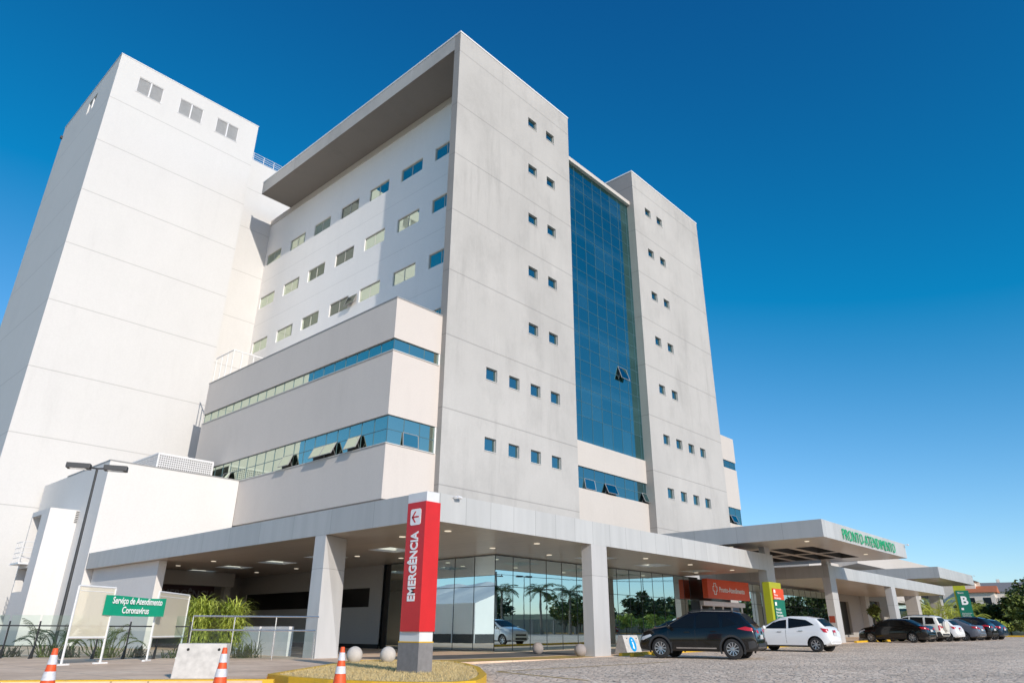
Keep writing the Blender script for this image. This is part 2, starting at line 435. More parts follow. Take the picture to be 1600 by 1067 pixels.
def text_mesh(name, body, size, mat, loc, xdir, updir, parent=None, depth=.01, bold=.0, align='LEFT', width=None, space=1.0, shear=0, line=1.0):
    """flat lettering: xdir = reading direction, updir = up direction of letters"""
    cu = bpy.data.curves.new(name, 'FONT'); cu.body = body; cu.size = size; cu.extrude = depth; cu.offset = bold
    cu.align_x = align; cu.space_character = space; cu.shear = shear; cu.resolution_u = 3; cu.space_line = line
    t = bpy.data.objects.new(name+'_curve', cu); col.objects.link(t)
    bpy.context.view_layer.update()
    me = bpy.data.meshes.new_from_object(t.evaluated_get(bpy.context.evaluated_depsgraph_get()))
    bpy.data.objects.remove(t); bpy.data.curves.remove(cu)
    x = Vector(xdir).normalized(); u = Vector(updir).normalized(); n = x.cross(u)
    sx = 1.0
    if width:
        xs = [v.co.x for v in me.vertices]; sx = width/(max(xs)-min(xs))
    off = world_loc(parent) if parent is not None else Vector((0, 0, 0))
    for v in me.vertices:
        v.co = Vector(loc) + x*v.co.x*sx + u*v.co.y + n*v.co.z - off
    me.materials.clear(); me.materials.append(MATS[mat]); me.name = name
    o = bpy.data.objects.new(name, me); col.objects.link(o)
    if parent is not None: o.parent = parent
    return o
X_, Y_, Z_ = (1, 0, 0), (0, 1, 0), (0, 0, 1)

# ------------------------------------------------------------------ ground heights
def lotz(x, y=0):
    if x < 8: z = -.15
    elif x < 22: z = -.15 + .15*(x-8)/14
    else: z = .0115*(min(x, 82)-22)
    return z
def pavz(x, y=0): return max(0.0, .0115*(min(x, 82)-22)) + .012
def farz(x, y):
    z = lotz(x) - .03
    if x > 95:
        t = min(1, (x-95)/90); z += 5.5*t*t*(3-2*t)
    if y > 70: z += min(6, (y-70)*.03)
    return z
def sheet(name, xs, ys, fz, mat, kind='structure', inside=None):
    mb = MB(); nx, ny = len(xs), len(ys)
    mb.v = [(x, y, fz(x, y)) for y in ys for x in xs]
    for j in range(ny-1):
        for i in range(nx-1):
            if inside and not inside((xs[i]+xs[i+1])/2, (ys[j]+ys[j+1])/2): continue
            mb.f.append((j*nx+i, j*nx+i+1, (j+1)*nx+i+1, (j+1)*nx+i)); mb.m.append(0)
    o = mb.build(name, mat); tag(o, kind=kind); return o
def rng(a, b, n): return [a+(b-a)*i/n for i in range(n+1)]

def build_ground():
    xs = rng(-900, -60, 14)+rng(-40, 6, 8)+[8]+rng(12, 22, 4)+rng(26, 82, 14)+rng(88, 200, 24)+rng(240, 1200, 20)
    ys = rng(-900, -60, 14)+rng(-50, 70, 24)+rng(80, 300, 16)+rng(340, 1200, 16)
    sheet('ground', xs, ys, farz, 'terrain')
    sheet('parking_lot', rng(-30, 4, 6)+[8, 12, 15, 18.5, 22]+rng(26, 82, 14)+[86, 90], rng(-32, 17.2, 14), lambda x, y: lotz(x), 'cobbles')
    # raised pavement left of the island and walkway under the canopies
    pts = [(-30, 45.5), (-30, 34), (4.07, 16.04), (7.59, 13.29), (8.45, 14.62), (15.2, 19.0), (15.9, 17.2), (22, 17.2), (22, 24), (24.5, 32), (24.5, 48.4), (11.4, 48.4), (11.4, 62), (-30, 62)]
    mb = MB(); mb.prism(pts, -.20, .012, 0); o = mb.build('pavement', 'pavement'); tag(o, kind='structure')
    mb = MB()
    for a, b in zip(rng(22, 112, 30)[:-1], rng(22, 112, 30)[1:]):
        mb.add([(a, 17.2, pavz(a)-.3), (b, 17.2, pavz(b)-.3), (b, 17.2, pavz(b)), (a, 17.2, pavz(a)), (b, 36, pavz(b)), (a, 36, pavz(a))], [(0, 1, 2, 3), (3, 2, 4, 5)])
    o = mb.build('walkway', 'pavement'); tag(o, kind='structure')
    # dark drop-off lane under the canopy
    mb = MB()
    for a, b in zip(rng(16, 42, 13)[:-1], rng(16, 42, 13)[1:]):
        mb.quad((a, 19.4, pavz(a)+.005), (b, 19.4, pavz(b)+.005), (b, 22.6, pavz(b)+.005), (a, 22.6, pavz(a)+.005))
    o = mb.build('drop_off_lane', 'asphalt'); tag(o, kind='structure')
    # yellow painted strip along the lane edge, faded
    mb = MB()
    for a, b in zip(rng(15.6, 23.6, 6)[:-1], rng(15.6, 23.6, 6)[1:]):
        mb.quad((a, 17.3, pavz(a)+.005), (b, 17.3, pavz(b)+.005), (b, 18.9, pavz(b)+.005), (a, 18.9, pavz(a)+.005))
    mb.quad((24.9, 17.25, pavz(25)+.01), (41, 17.25, pavz(41)+.01), (41, 17.5, pavz(41)+.01), (24.9, 17.5, pavz(25)+.01))
    o = mb.build('yellow_marking', 'yellow_faded'); tag(o, kind='structure')
    mb = MB(); a, b = Vector((14.6, 13.9, lotz(14.6)+.005)), Vector((13.6, 10.2, lotz(13.6)+.005)); n = Vector((.06, -.02, 0))
    mb.quad(a-n, b-n, b+n, a+n); a, b = Vector((14.6, 13.9, lotz(14.6)+.005)), Vector((22, 13.2, .006)); n = Vector((0, .06, 0))
    mb.quad(a-n, b-n, b+n, a+n)
    o = mb.build('parking_line', 'yellow_faded'); tag(o, kind='structure')
    # kerb at the pavement edge (yellow) and far lot edge
    def kerb(path, w, z0f, h, name):
        mb = MB()
        for (ax, ay), (bx, by) in zip(path[:-1], path[1:]):
            d = Vector((bx-ax, by-ay)).normalized(); nx, ny = -d.y*w, d.x*w
            za, zb = z0f(ax), z0f(bx)
            v = [(ax, ay, za-.2), (bx, by, zb-.2), (bx+nx, by+ny, zb-.2), (ax+nx, ay+ny, za-.2), (ax, ay, za+h), (bx, by, zb+h), (bx+nx, by+ny, zb+h), (ax+nx, ay+ny, za+h)]
            mb.add(v, [(4, 5, 6, 7), (0, 1, 5, 4), (1, 2, 6, 5), (2, 3, 7, 6), (3, 0, 4, 7)])
        return mb.build(name, 'yellow_paint', bevel=0)
    tag(kerb([(-6, 24), (4.07, 16.04), (7.75, 13.17)], .16, lambda x: -.01, .045, 'pavement_kerb'), kind='structure')
    tag(kerb([(24.9, 17.0), (41, 17.0)], .15, pavz, .10, 'kerb'), kind='structure')
    tag(kerb([(52, 17.0), (86, 17.0)], .15, pavz, .10, 'kerb'), kind='structure')
    tag(kerb([(86, -30), (86, 17)], .2, lambda x: lotz(86), .14, 'lot_edge_kerb'), kind='structure')
    # island with grass
    isl = [(8.45, 14.62), (8.2, 13.4), (8.28, 12.2), (8.55, 11.2), (9.0, 10.45), (9.5, 10.12), (10.1, 10.15), (10.9, 10.75), (11.85, 11.59), (13.0, 12.85), (14.0, 13.95), (15.2, 15.6), (15.95, 16.85), (16.2, 17.6), (16.0, 18.5), (15.2, 19.4), (14.5, 19.7), (14.0, 19.5)]
    c = Vector((12, 14.6))
    inner = []
    n = len(isl)
    for i in range(n):
        p = Vector(isl[i]); d = (Vector(isl[(i+1) % n])-Vector(isl[i-1])).normalized(); nn = Vector((-d.y, d.x)); inner.append(p+nn*.16)
    mb = MB()
    for i in range(n):
        k = (i+1) % n; a, b, a2, b2 = isl[i], isl[k], inner[i], inner[k]
        mb.add([(*a, -.3), (*b, -.3), (*b, .05), (*a, .05), (*b2, .05), (*a2, .05), (*b2, -.1), (*a2, -.1)], [(0, 1, 2, 3), (3, 2, 4, 5), (5, 4, 6, 7)])
    tag(mb.build('island_kerb', 'yellow_paint'), kind='structure')
    mb = MB(); mb.add([(p[0], p[1], .03) for p in inner], [tuple(range(n))]); tag(mb.build('island_soil', 'dry_grass'), kind='structure')
    # dry grass blades
    mb = MB(); cnt = 0
    def inside(p, poly):
        r = False
        for i in range(len(poly)):
            a, b = poly[i-1], poly[i]
            if (a[1] > p[1]) != (b[1] > p[1]) and p[0] < (b[0]-a[0])*(p[1]-a[1])/(b[1]-a[1])+a[0]: r = not r
        return r
    while cnt < 15000:
        p = (random.uniform(8.2, 16.2), random.uniform(10.1, 19.7))
        if not inside(p, inner): continue
        h = random.uniform(.02, .07)*(1+.4*noise.noise((p[0], p[1], 0))); a = random.uniform(0, 6.28); w = .006
        dx, dy = math.cos(a)*w, math.sin(a)*w; lx, ly = random.gauss(0, .025), random.gauss(0, .025)
        mb.add([(p[0]-dx, p[1]-dy, .03), (p[0]+dx, p[1]+dy, .03), (p[0]+lx, p[1]+ly, .03+h)], [(0, 1, 2)]); cnt += 1
    tag(mb.build('grass', 'dry_grass'), kind='stuff', cat='grass', label='dry straw coloured grass on the yellow kerbed island')
build_ground()

# ------------------------------------------------------------------ buildings
YT, XT = 31.13, 27.47            # concrete tower: front plane and left plane
XW = 30.96                       # recessed white wall
YC = 31.95                       # curtain wall
XP, YP = 23.7, 31.55             # podium planes

def mullion_grid(mb, ax, c, us, zs, w=.035, d=.03):
    u0, u1, z0, z1 = us[0], us[-1], zs[0], zs[-1]
    for u in us:
        if ax == 'y': mb.box(u-w, u+w, c-d, c+.01, z0, z1)
        else: mb.box(c-d, c+.01, u-w, u+w, z0, z1)
    for z in zs:
        if ax == 'y': mb.box(u0, u1, c-d*.8, c+.012, z-w, z+w)
        else: mb.box(c-d*.8, c+.012, u0, u1, z-w, z+w)
    return mb

def small_windows(parent, spots, w=1.08, h=.88, y=YT, dep=.20):
    proto = None; mbf = MB()
    for (x, zt) in spots:
        loc = Vector((x, y+dep, zt-h)) - world_loc(parent)
        if proto is None:
            m = MB(); m.box(0, w, -.012, .02, 0, h); proto = m.build('window', 'facade_glass', parent, local=True)
            f = MB(); t = .045
            f.box(0, t, -.05, -.012, 0, h); f.box(w-t, w, -.05, -.012, 0, h); f.box(t, w-t, -.05, -.012, 0, t); f.box(t, w-t, -.05, -.012, h-t, h)
            f.build('frame', 'frame_grey', proto, local=True)
            g = MB(); g.box(-.03, w+.03, -dep-.035, -.05, -.05, .0); g.build('sill', 'sill_light', proto, local=True)
            proto.location = loc
        else:
            c = proto.copy(); col.objects.link(c); c.location = loc; c.parent = parent
            for ch in proto.children:
                d = ch.copy(); col.objects.link(d); d.parent = c

def awning(parent, ax, c, u0, u1, zt, h, out, mat, sub='pane'):
    """top hung open window leaf: frame part, pane sub-part"""
    P = (lambda u, z, d: (u, c-d, z)) if ax == 'y' else (lambda u, z, d: (c-d, u, z))
    L = math.sqrt(h*h-out*out)
    a, b, e, g = P(u0, zt, .02), P(u1, zt, .02), P(u1, zt-L, out+.02), P(u0, zt-L, out+.02)
    nrm = Vector(P(0, -out, L)) - Vector(P(0, 0, 0)); nrm.normalize(); nrm = -nrm if False else nrm
    q = [Vector(v) for v in (a, b, e, g)]
    f = MB()
    for i in range(4):
        f.tube([q[i], q[(i+1) % 4]], .028, 5)
    for u in (u0+.03, u1-.03): f.tube([P(u, zt-L*.55, out*.55), P(u, zt-h+.03, .0)], .012, 4)
    fr = f.build('open_window', 'frame_grey', parent)
    m = MB(); m.ext(q, Vector(P(0, 0, .012))-Vector(P(0, 0, 0))); m.build('pane', mat, fr)
    m = MB(); m.quad(P(u0, zt-h, -.012), P(u1, zt-h, -.012), P(u1, zt, -.012), P(u0, zt, -.012)); m.build('gap', 'black', fr)

def concrete_tower():
    t = thing('concrete_tower', 'grey streaked concrete hospital tower with a deep roof overhang and blue curtain wall', 'building', (XT, YT, 0))
    holes = []; spots = []
    for zt in (41.2, 36.4, 31.62, 26.82, 22.03):
        for x in (35.57, 37.93): spots.append((x, zt))
    for zt in (17.28, 12.46):
        for x in (31.22, 33.5, 35.77, 38.04): spots.append((x, zt))
    for zt in (41.06, 36.24, 31.47, 26.70, 21.90):
        for x in (53.75, 56.0): spots.append((x, zt))
    for zt in (17.19, 12.43):
        for x in (53.8, 56.03, 58.25, 60.47): spots.append((x, zt))
    W, H = 1.08, .88
    hl = [(x, x+W, z-H, z) for x, z in spots if x < 45]; hr = [(x, x+W, z-H, z) for x, z in spots if x > 45]
    m = MB(); m.facade('y', YT, XT, 41.1, 0, 44.5, hl, .22)
    m.quad((41.1, YT, 0), (41.1, 60, 0), (41.1, 60, 44.5), (41.1, YT, 44.5))
    m.quad((XT, YT, 44.5), (41.1, YT, 44.5), (41.1, YT+.64, 44.5), (XT, YT+.64, 44.5))
    m.quad((XT, YT, 43.1), (XT, YT+.64, 43.1), (XW, YT+.64, 43.1), (XW, YT, 43.1))
    m.facade('y', YT, 51.64, 65.1, 0, 44.35, hr, .22)
    m.quad((65.1, YT, 0), (65.1, 60, 0), (65.1, 60, 44.35), (65.1, YT, 44.35))
    m.quad((51.64, YT, 44.35), (65.1, YT, 44.35), (65.1, 60, 44.35), (51.64, 60, 44.35))
    m.quad((XW+.5, 61.4, 0), (65.1, 61.4, 0), (65.1, 61.4, 44.3), (XW+.5, 61.4, 44.3))
    m.build('front_wall', 'concrete', t)
    m = MB()
    m.box(XT, XW, YT+.002, YT+.64, 7.0, 43.1, skip='fbt')          # left edge of the frame slab
    m.quad((51.64, 36.5, 0), (51.64, YT, 0), (51.64, YT, 44.35), (51.64, 36.5, 44.35))
    m.quad((XT, YT+.64, 43.1), (XT, YT, 43.1), (XT, YT, 44.5), (XT, YT+.64, 44.5))
    m.build('side_wall', 'concrete_dark', t)
    # roof overhang
    m = MB(); m.box(XT, XW+.5, YT+.642, 61.46, 43.1, 44.5, skip='f'); m.build('overhang', 'concrete', t)
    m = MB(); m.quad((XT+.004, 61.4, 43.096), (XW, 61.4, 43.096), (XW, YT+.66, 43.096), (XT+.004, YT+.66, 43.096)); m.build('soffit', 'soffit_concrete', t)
    m = MB(); m.quad((XW+.5, YT, 44.3), (41.1, YT, 44.3), (41.1, 60, 44.3), (XW+.5, 60, 44.3)); m.box(41.1, 51.64, YC+.5, 60, 40.0, 40.6); m.build('roof', 'roof_felt', t)
    m = MB(); m.box(XT-.04, XT+.14, YT-.04, 61.48, 44.5, 44.64); m.box(XT+.14, 41.14, YT-.04, YT+.14, 44.5, 44.64); m.build('parapet_cap', 'white_paint', t)
    m = MB(); m.box(51.6, 65.14, YT-.04, YT+.14, 44.35, 44.49); m.box(51.6, 51.78, YT+.14, 40, 44.35, 44.49); m.build('parapet_cap', 'white_paint', t)
    # recessed white wall with windows
    hw = []; ys = [65.05, 60.35, 55.85, 51.2, 46.68, 42.08, 37.58]
    rows = [(37.22, 38.5), (32.02, 33.33), (26.92, 28.2), (21.8, 23.1)]
    for a, b in rows:
        hw.append((62.2, 65.0-3.5, a, b)) if False else None
        for y in ys: hw.append((y-2.88, y, a, b))
        hw.append((YT+.9, 33.1, a, b))
    hw = [h for h in hw if h[0] < h[1]]
    m = MB(); m.facade('x', XW, YT+.64, 65.5, 6, 42.42, hw, .14); m.build('recessed_wall', 'white_wall', t)
    m = MB(); m.box(XW-.06, XW+.2, YT+.645, 65.49, 42.42, 43.09, skip='r'); m.build('cornice', 'beige_light', t)
    for k, (a, b, e, g) in enumerate(hw):
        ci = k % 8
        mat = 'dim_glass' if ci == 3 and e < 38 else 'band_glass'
        cx = XW+.12
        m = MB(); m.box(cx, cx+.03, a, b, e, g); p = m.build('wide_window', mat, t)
        f = MB(); q = .04
        f.box(cx-.04, cx-.002, a, a+q, e, g); f.box(cx-.04, cx-.002, b-q, b, e, g); f.box(cx-.04, cx-.002, a+q, b-q, e, e+q); f.box(cx-.04, cx-.002, a+q, b-q, g-q, g)
        f.box(cx-.03, cx-.002, (a+b)/2-.02, (a+b)/2+.02, e+q, g-q)
        f.build('frame', 'sill_light', p)
    awning(t, 'x', XW+.1, 47.0, 48.6-.2, 28.15, 1.2, .42, 'dim_glass')
    small_windows(t, spots)
    # curtain wall
    us = [41.1, 41.5]+[42.87+1.4*i for i in range(7)]+[51.64]
    zs = [14.52]+[16.6+1.2*i for i in range(20)]+[40.48]
    m = MB(); m.quad((41.1, YC, 14.5), (51.64, YC, 14.5), (51.64, YC, 40.5), (41.1, YC, 40.5)); g = m.build('curtain_wall', 'curtain_glass', t)
    mullion_grid(MB(), 'y', YC-.0, us, zs, .014, .02).build('mullions', 'mullion', g)
    m = MB(); m.box(41.1, 51.64, YC-.35, YC+.5, 40.5, 40.9); m.build('curtain_cap', 'beige_light', t)
    m = MB(); m.box(41.1, 51.64, YC-.12, YC+.4, 12.52, 14.5); m.box(41.1, 51.64, YC-.12, YC+.4, 5, 10.84); m.build('spandrel', 'beige_light', t)
    m = MB(); m.quad((41.1, YC+.02, 10.84), (51.64, YC+.02, 10.84), (51.64, YC+.02, 12.52), (41.1, YC+.02, 12.52)); g = m.build('ribbon_window', 'facade_glass', t)
    mullion_grid(MB(), 'y', YC+.02, [41.1]+[42.87+1.4*i for i in range(7)]+[51.64], [10.86, 11.66, 12.5], .022, .02).build('mullions', 'mullion', g)
    for a, b, o in ((42.9, 44.2, .12), (45.6, 47.0, .3), (50.9, 51.6, .3)): awning(t, 'y', YC, a, b, 11.66, .78, o, 'facade_glass')
    awning(t, 'y', YC, 48.35, 49.6, 22.3, 1.15, .35, 'facade_glass')
    return t

def podium():
    t = thing('podium_block', 'beige four storey podium block with two blue ribbon windows wrapping its corner', 'building', (XP, YP, 0))
    m = MB()
    for a, b in ((7.57, 10.73), (12.38, 16.4), (17.18, 19.85)):
        m.box(XP, XW-.01, YP, 56.48, a, b)
    m.build('wall', 'beige_render', t)
    m = MB(); m.box(XP-.03, XP+.12, YP-.03, 56.5, 19.85, 19.93); m.box(XP+.12, XT-.002, YP-.03, YP+.12, 19.85, 19.93); m.build('parapet_cap', 'frame_grey', t)
    i = .12
    for a, b, nm, rows in ((10.73, 12.38, 'lower_ribbon_window', 1), (16.4, 17.18, 'upper_ribbon_window', 0)):
        m = MB(); m.quad((XP+i, 56.4, a), (XP+i, YP+i, a), (XP+i, YP+i, b), (XP+i, 56.4, b)); m.quad((XP+i, YP+i, a), (XT-.12, YP+i, a), (XT-.12, YP+i, b), (XP+i, YP+i, b))
        g = m.build('ribbon_window', 'band_glass', t)
        f = MB(); zs = [a+.02, (a+b)/2, b-.02] if rows else [a+.02, b-.02]
        ys = [YP+i+1.24*k for k in range(1, 20)]
        mullion_grid(f, 'x', XP+i, [YP+i]+ys+[56.4], zs, .018, .02)
        mullion_grid(f, 'y', YP+i, [XP+i, XP+i+1.2, XP+i+2.4, XT-.12], zs, .018, .02)
        f.build('mullions', 'mullion', g)
        f = MB(); f.box(XT-.12, XT-.004, YP+.03, YP+.3, a+.001, b-.001); f.build('jamb', 'white_paint', g)
        f = MB(); f.box(XP-.05, XP+i-.02, YP-.05, 56.4, a-.06, a+.0); f.box(XP+i-.02, XT-.12, YP-.05, YP+i-.02, a-.06, a+.0); f.build('sill', 'sill_light', g)
    for y0, y1, o in ((41.4, 42.65, .30), (37.75, 38.95, .34), (36.5, 37.7, .34), (34.05, 35.25, .30), (49.9, 50.9, .24)):
        awning(t, 'x', XP+.01, y0, y1, 11.55, .80, o, 'band_glass')
    awning(t, 'y', YP+i-.02, 24.95, 26.1, 11.55, .78, .08, 'band_glass')
    # roof terrace screen
    m = MB()
    for y in (47.8, 50.2, 51.9, 53.2, 54.2, 55.2, 56.2):
        if y > 53: m.box(XP+.1, XP+.16, y-.03, y+.03, 19.9, 22.1)
    for x in (24.6, 25.6, 26.6, 27.6): m.box(x-.03, x+.03, 53.2, 53.26, 19.9, 22.1)
    m.box(XP+.09, XP+.17, 53.2, 56.25, 22.1, 22.17); m.box(XP+.17, 28, 53.19, 53.27, 22.1, 22.17)
    m.build('terrace_screen', 'white_paint', t)

def white_tower():
    x0, x1, y0, y1, zt = 11.85, 25.85, 61.5, 77.4, 50.95
    t = thing('white_tower', 'tall plain white tower with three shuttered windows under its roofline', 'building', (x0, y0, 0))
    hs = [(13.76, 16.1, 47.75, 49.51), (17.72, 20.07, 47.75, 49.51), (21.52, 23.87, 47.75, 49.51)]
    m = MB(); m.facade('y', y0, x0, x1, 0, zt, hs, .2)
    m.facade('x', x0, y0, y1, 0, zt, [(66.7, 69.0, 47.9, 49.4)], .2)
    m.quad((x0, y0, zt), (x1, y0, zt), (x1, y1, zt), (x0, y1, zt)); m.quad((x1, y0, 0), (x1, y1, 0), (x1, y1, zt), (x1, y0, zt))
    m.quad((x1, y1, 0), (x0, y1, 0), (x0, y1, zt), (x1, y1, zt)); m.build('wall', 'white_render', t)
    m = MB(); m.box(x0-.04, x1+.04, y0-.04, y0+.2, zt, zt+.08); m.box(x0-.04, x0+.2, y0+.2, y1, zt, zt+.08); m.build('parapet_cap', 'white_paint', t)
    m = MB(); m.box(x1+.002, 34, 65.5, y1, 0, 49.66); m.build('side_block', 'white_render', t)
    for a, b, e, g in hs:
        m = MB(); n = 16
        for k in range(n):
            z = e+.05+(g-e-.1)*k/n
            m.ext([(a+.05, y0+.16, z), (a+.05, y0+.10, z+.02), (a+.05, y0+.16, z+.105)], (b-a-.1, 0, 0))
        s = m.build('shutter_window', 'shutter', t)
        f = MB(); f.box(a, a+.06, y0+.04, y0+.2, e, g); f.box(b-.06, b, y0+.04, y0+.2, e, g); f.box(a+.06, b-.06, y0+.04, y0+.2, e, e+.06); f.box(a+.06, b-.06, y0+.04, y0+.2, g-.06, g)
        f.box((a+b)/2-.06, (a+b)/2+.06, y0+.04, y0+.2, e+.06, g-.06); f.box(a-.05, b+.05, y0-.04, y0+.038, e-.06, e+.0); f.build('frame', 'white_metal', s)
    m = MB(); m.box(x0+.12, x0+.18, 66.7, 69.0, 47.9, 49.4); s = m.build('side_window', 'shutter', t)
    f = MB(); f.box(x0+.02, x0+.118, 67.8, 67.9, 47.9, 49.4); f.build('frame', 'white_metal', s)
    # roof railing on the lower part
    m = MB()
    for z in (49.9, 50.2, 50.45, 50.75): m.tube([(x1, 65.7, z), (34, 65.7, z)], .03, 5)
    for k in range(6): m.tube([(x1+.6+1.25*k, 65.7, 49.6), (x1+.6+1.25*k, 65.7, 50.75)], .035, 5)
    m.build('railing', 'white_metal', t)
    m = MB(); m.box(x0-.2, x0, 77.1, 77.35, 49.4, 49.7); m.build('floodlight', 'dark_metal', t)

def annex():
    x0, x1, y0, y1, zt = 15.04, XP-.03, 48.3, 56.2, 10.68
    t = thing('annex_block', 'low white windowless annex in front of the white tower', 'building', (x0, y0, 0))
    m = MB(); m.box(x0, x1, y0, y1+5, 0, zt, skip='b'); m.build('wall', 'white_annex', t)
    m = MB(); m.box(x0-.03, x1, y0-.03, y0+.12, zt, zt+.07); m.box(x0-.03, x0+.12, y0+.12, y1, zt, zt+.07); m.build('parapet_cap', 'frame_grey', t)
    # perforated plant screen on its roof
    u = thing('plant_screen', 'light grey perforated screen box on the roof of the low white annex', 'screen', (19.2, 51.9, zt))
    m = MB(); m.box(19.2, 23.15, 51.9, 57, zt+.03, 12.45); m.build('panel', 'mesh_dark', u)
    m = MB()
    n = 26
    for k in range(n):
        a = k*.155
        m.box(19.2+a-.0, 19.2+a+.06, 51.86, 51.9, zt+.1, 12.4)
    for k in range(11): m.box(19.2, 23.15, 51.855, 51.895, zt+.12+k*.155, zt+.12+k*.155+.07)
    for k in range(30): m.box(19.16, 19.2, 51.9+k*.17, 51.9+k*.17+.05, zt+.1, 12.4)
    for k in range(11): m.box(19.155, 19.195, 51.9, 57, zt+.12+k*.155, zt+.12+k*.155+.06)
    m.build('lattice', 'mesh_panel', u)
    m = MB(); m.box(19.14, 23.2, 51.84, 51.9, 12.4, 12.5); m.box(19.14, 19.2, 51.9, 57, 12.4, 12.5); m.box(23.15, 23.22, 51.84, 51.92, zt, 12.4); m.box(19.13, 19.2, 51.84, 51.9, zt, 12.4); m.build('frame', 'white_metal', u)
    # stair tower
    x0, x1, y0, y1, zt = 13.36, 15.03, 51.82, 55.4, 7.94
    s = thing('stair_block', 'narrow white stair block with open landings beside the low annex', 'building', (x0, y0, 0))
    m = MB(); m.box(x0, x1, y0, y0+.25, 0, zt); m.box(x0, x1, y0+.25, y1, zt-.3, zt); m.box(x0, x1, y1-.15, y1, 0, zt-.3)
    m.box(x0, x0+.15, y0+.25, y0+1.5, 0, zt-.3); m.box(x0, x1, y0+1.5, y1-.15, 4.4, 4.7); m.box(x0, x0+.15, y0+1.5, y1-.15, 0, 3.0); m.build('wall', 'white_annex', s)
    m = MB()
    for z in (5.0, 5.3, 5.6, 5.95): m.tube([(x0, y0+1.5, z), (x0-.5, y0+1.9, z), (x0-.5, y1-.3, z)], .02, 5)
    for k in range(4): m.tube([(x0-.5, y0+1.9+.4*k, 4.7), (x0-.5, y0+1.9+.4*k, 5.95)], .02, 5)
    m.box(x0-.55, x0, y0+1.6, y1-.2, 4.6, 4.7); m.build('balcony_railing', 'white_metal', s)
    m = MB()
    for k in range(7): m.box(14.86, 15.02, y0-.02, y0-.002, 7.15+k*.11, 7.15+k*.11+.06)
    m.build('vent_grille', 'dark_metal', s)

def right_wing():
    t = thing('right_podium', 'narrow cream block with two blue window bands at the right of the concrete tower', 'building', (65.1, 31.53, 0))
    m = MB(); x0, x1 = 65.1, 68.75; y0 = 31.53
    for a, b in ((4, 10.81), (12.37, 16.33), (17.12, 19.65)): m.box(x0+.002, x1, y0, 50, a, b)
    m.build('wall', 'beige_light', t)
    for a, b in ((10.81, 12.37), (16.33, 17.12)):
        m = MB(); m.box(x0+.002, x1-.06, y0+.1, 49.9, a, b); g = m.build('ribbon_window', 'facade_glass', t)
        mullion_grid(MB(), 'y', y0+.1, [x0+.03, x0+1.25, x0+2.45, x1-.06], [a+.02, (a+b)/2, b-.02], .018, .02).build('mullions', 'mullion', g)
    awning(t, 'y', y0+.08, 66.3, 67.5, 11.6, .75, .3, 'facade_glass')

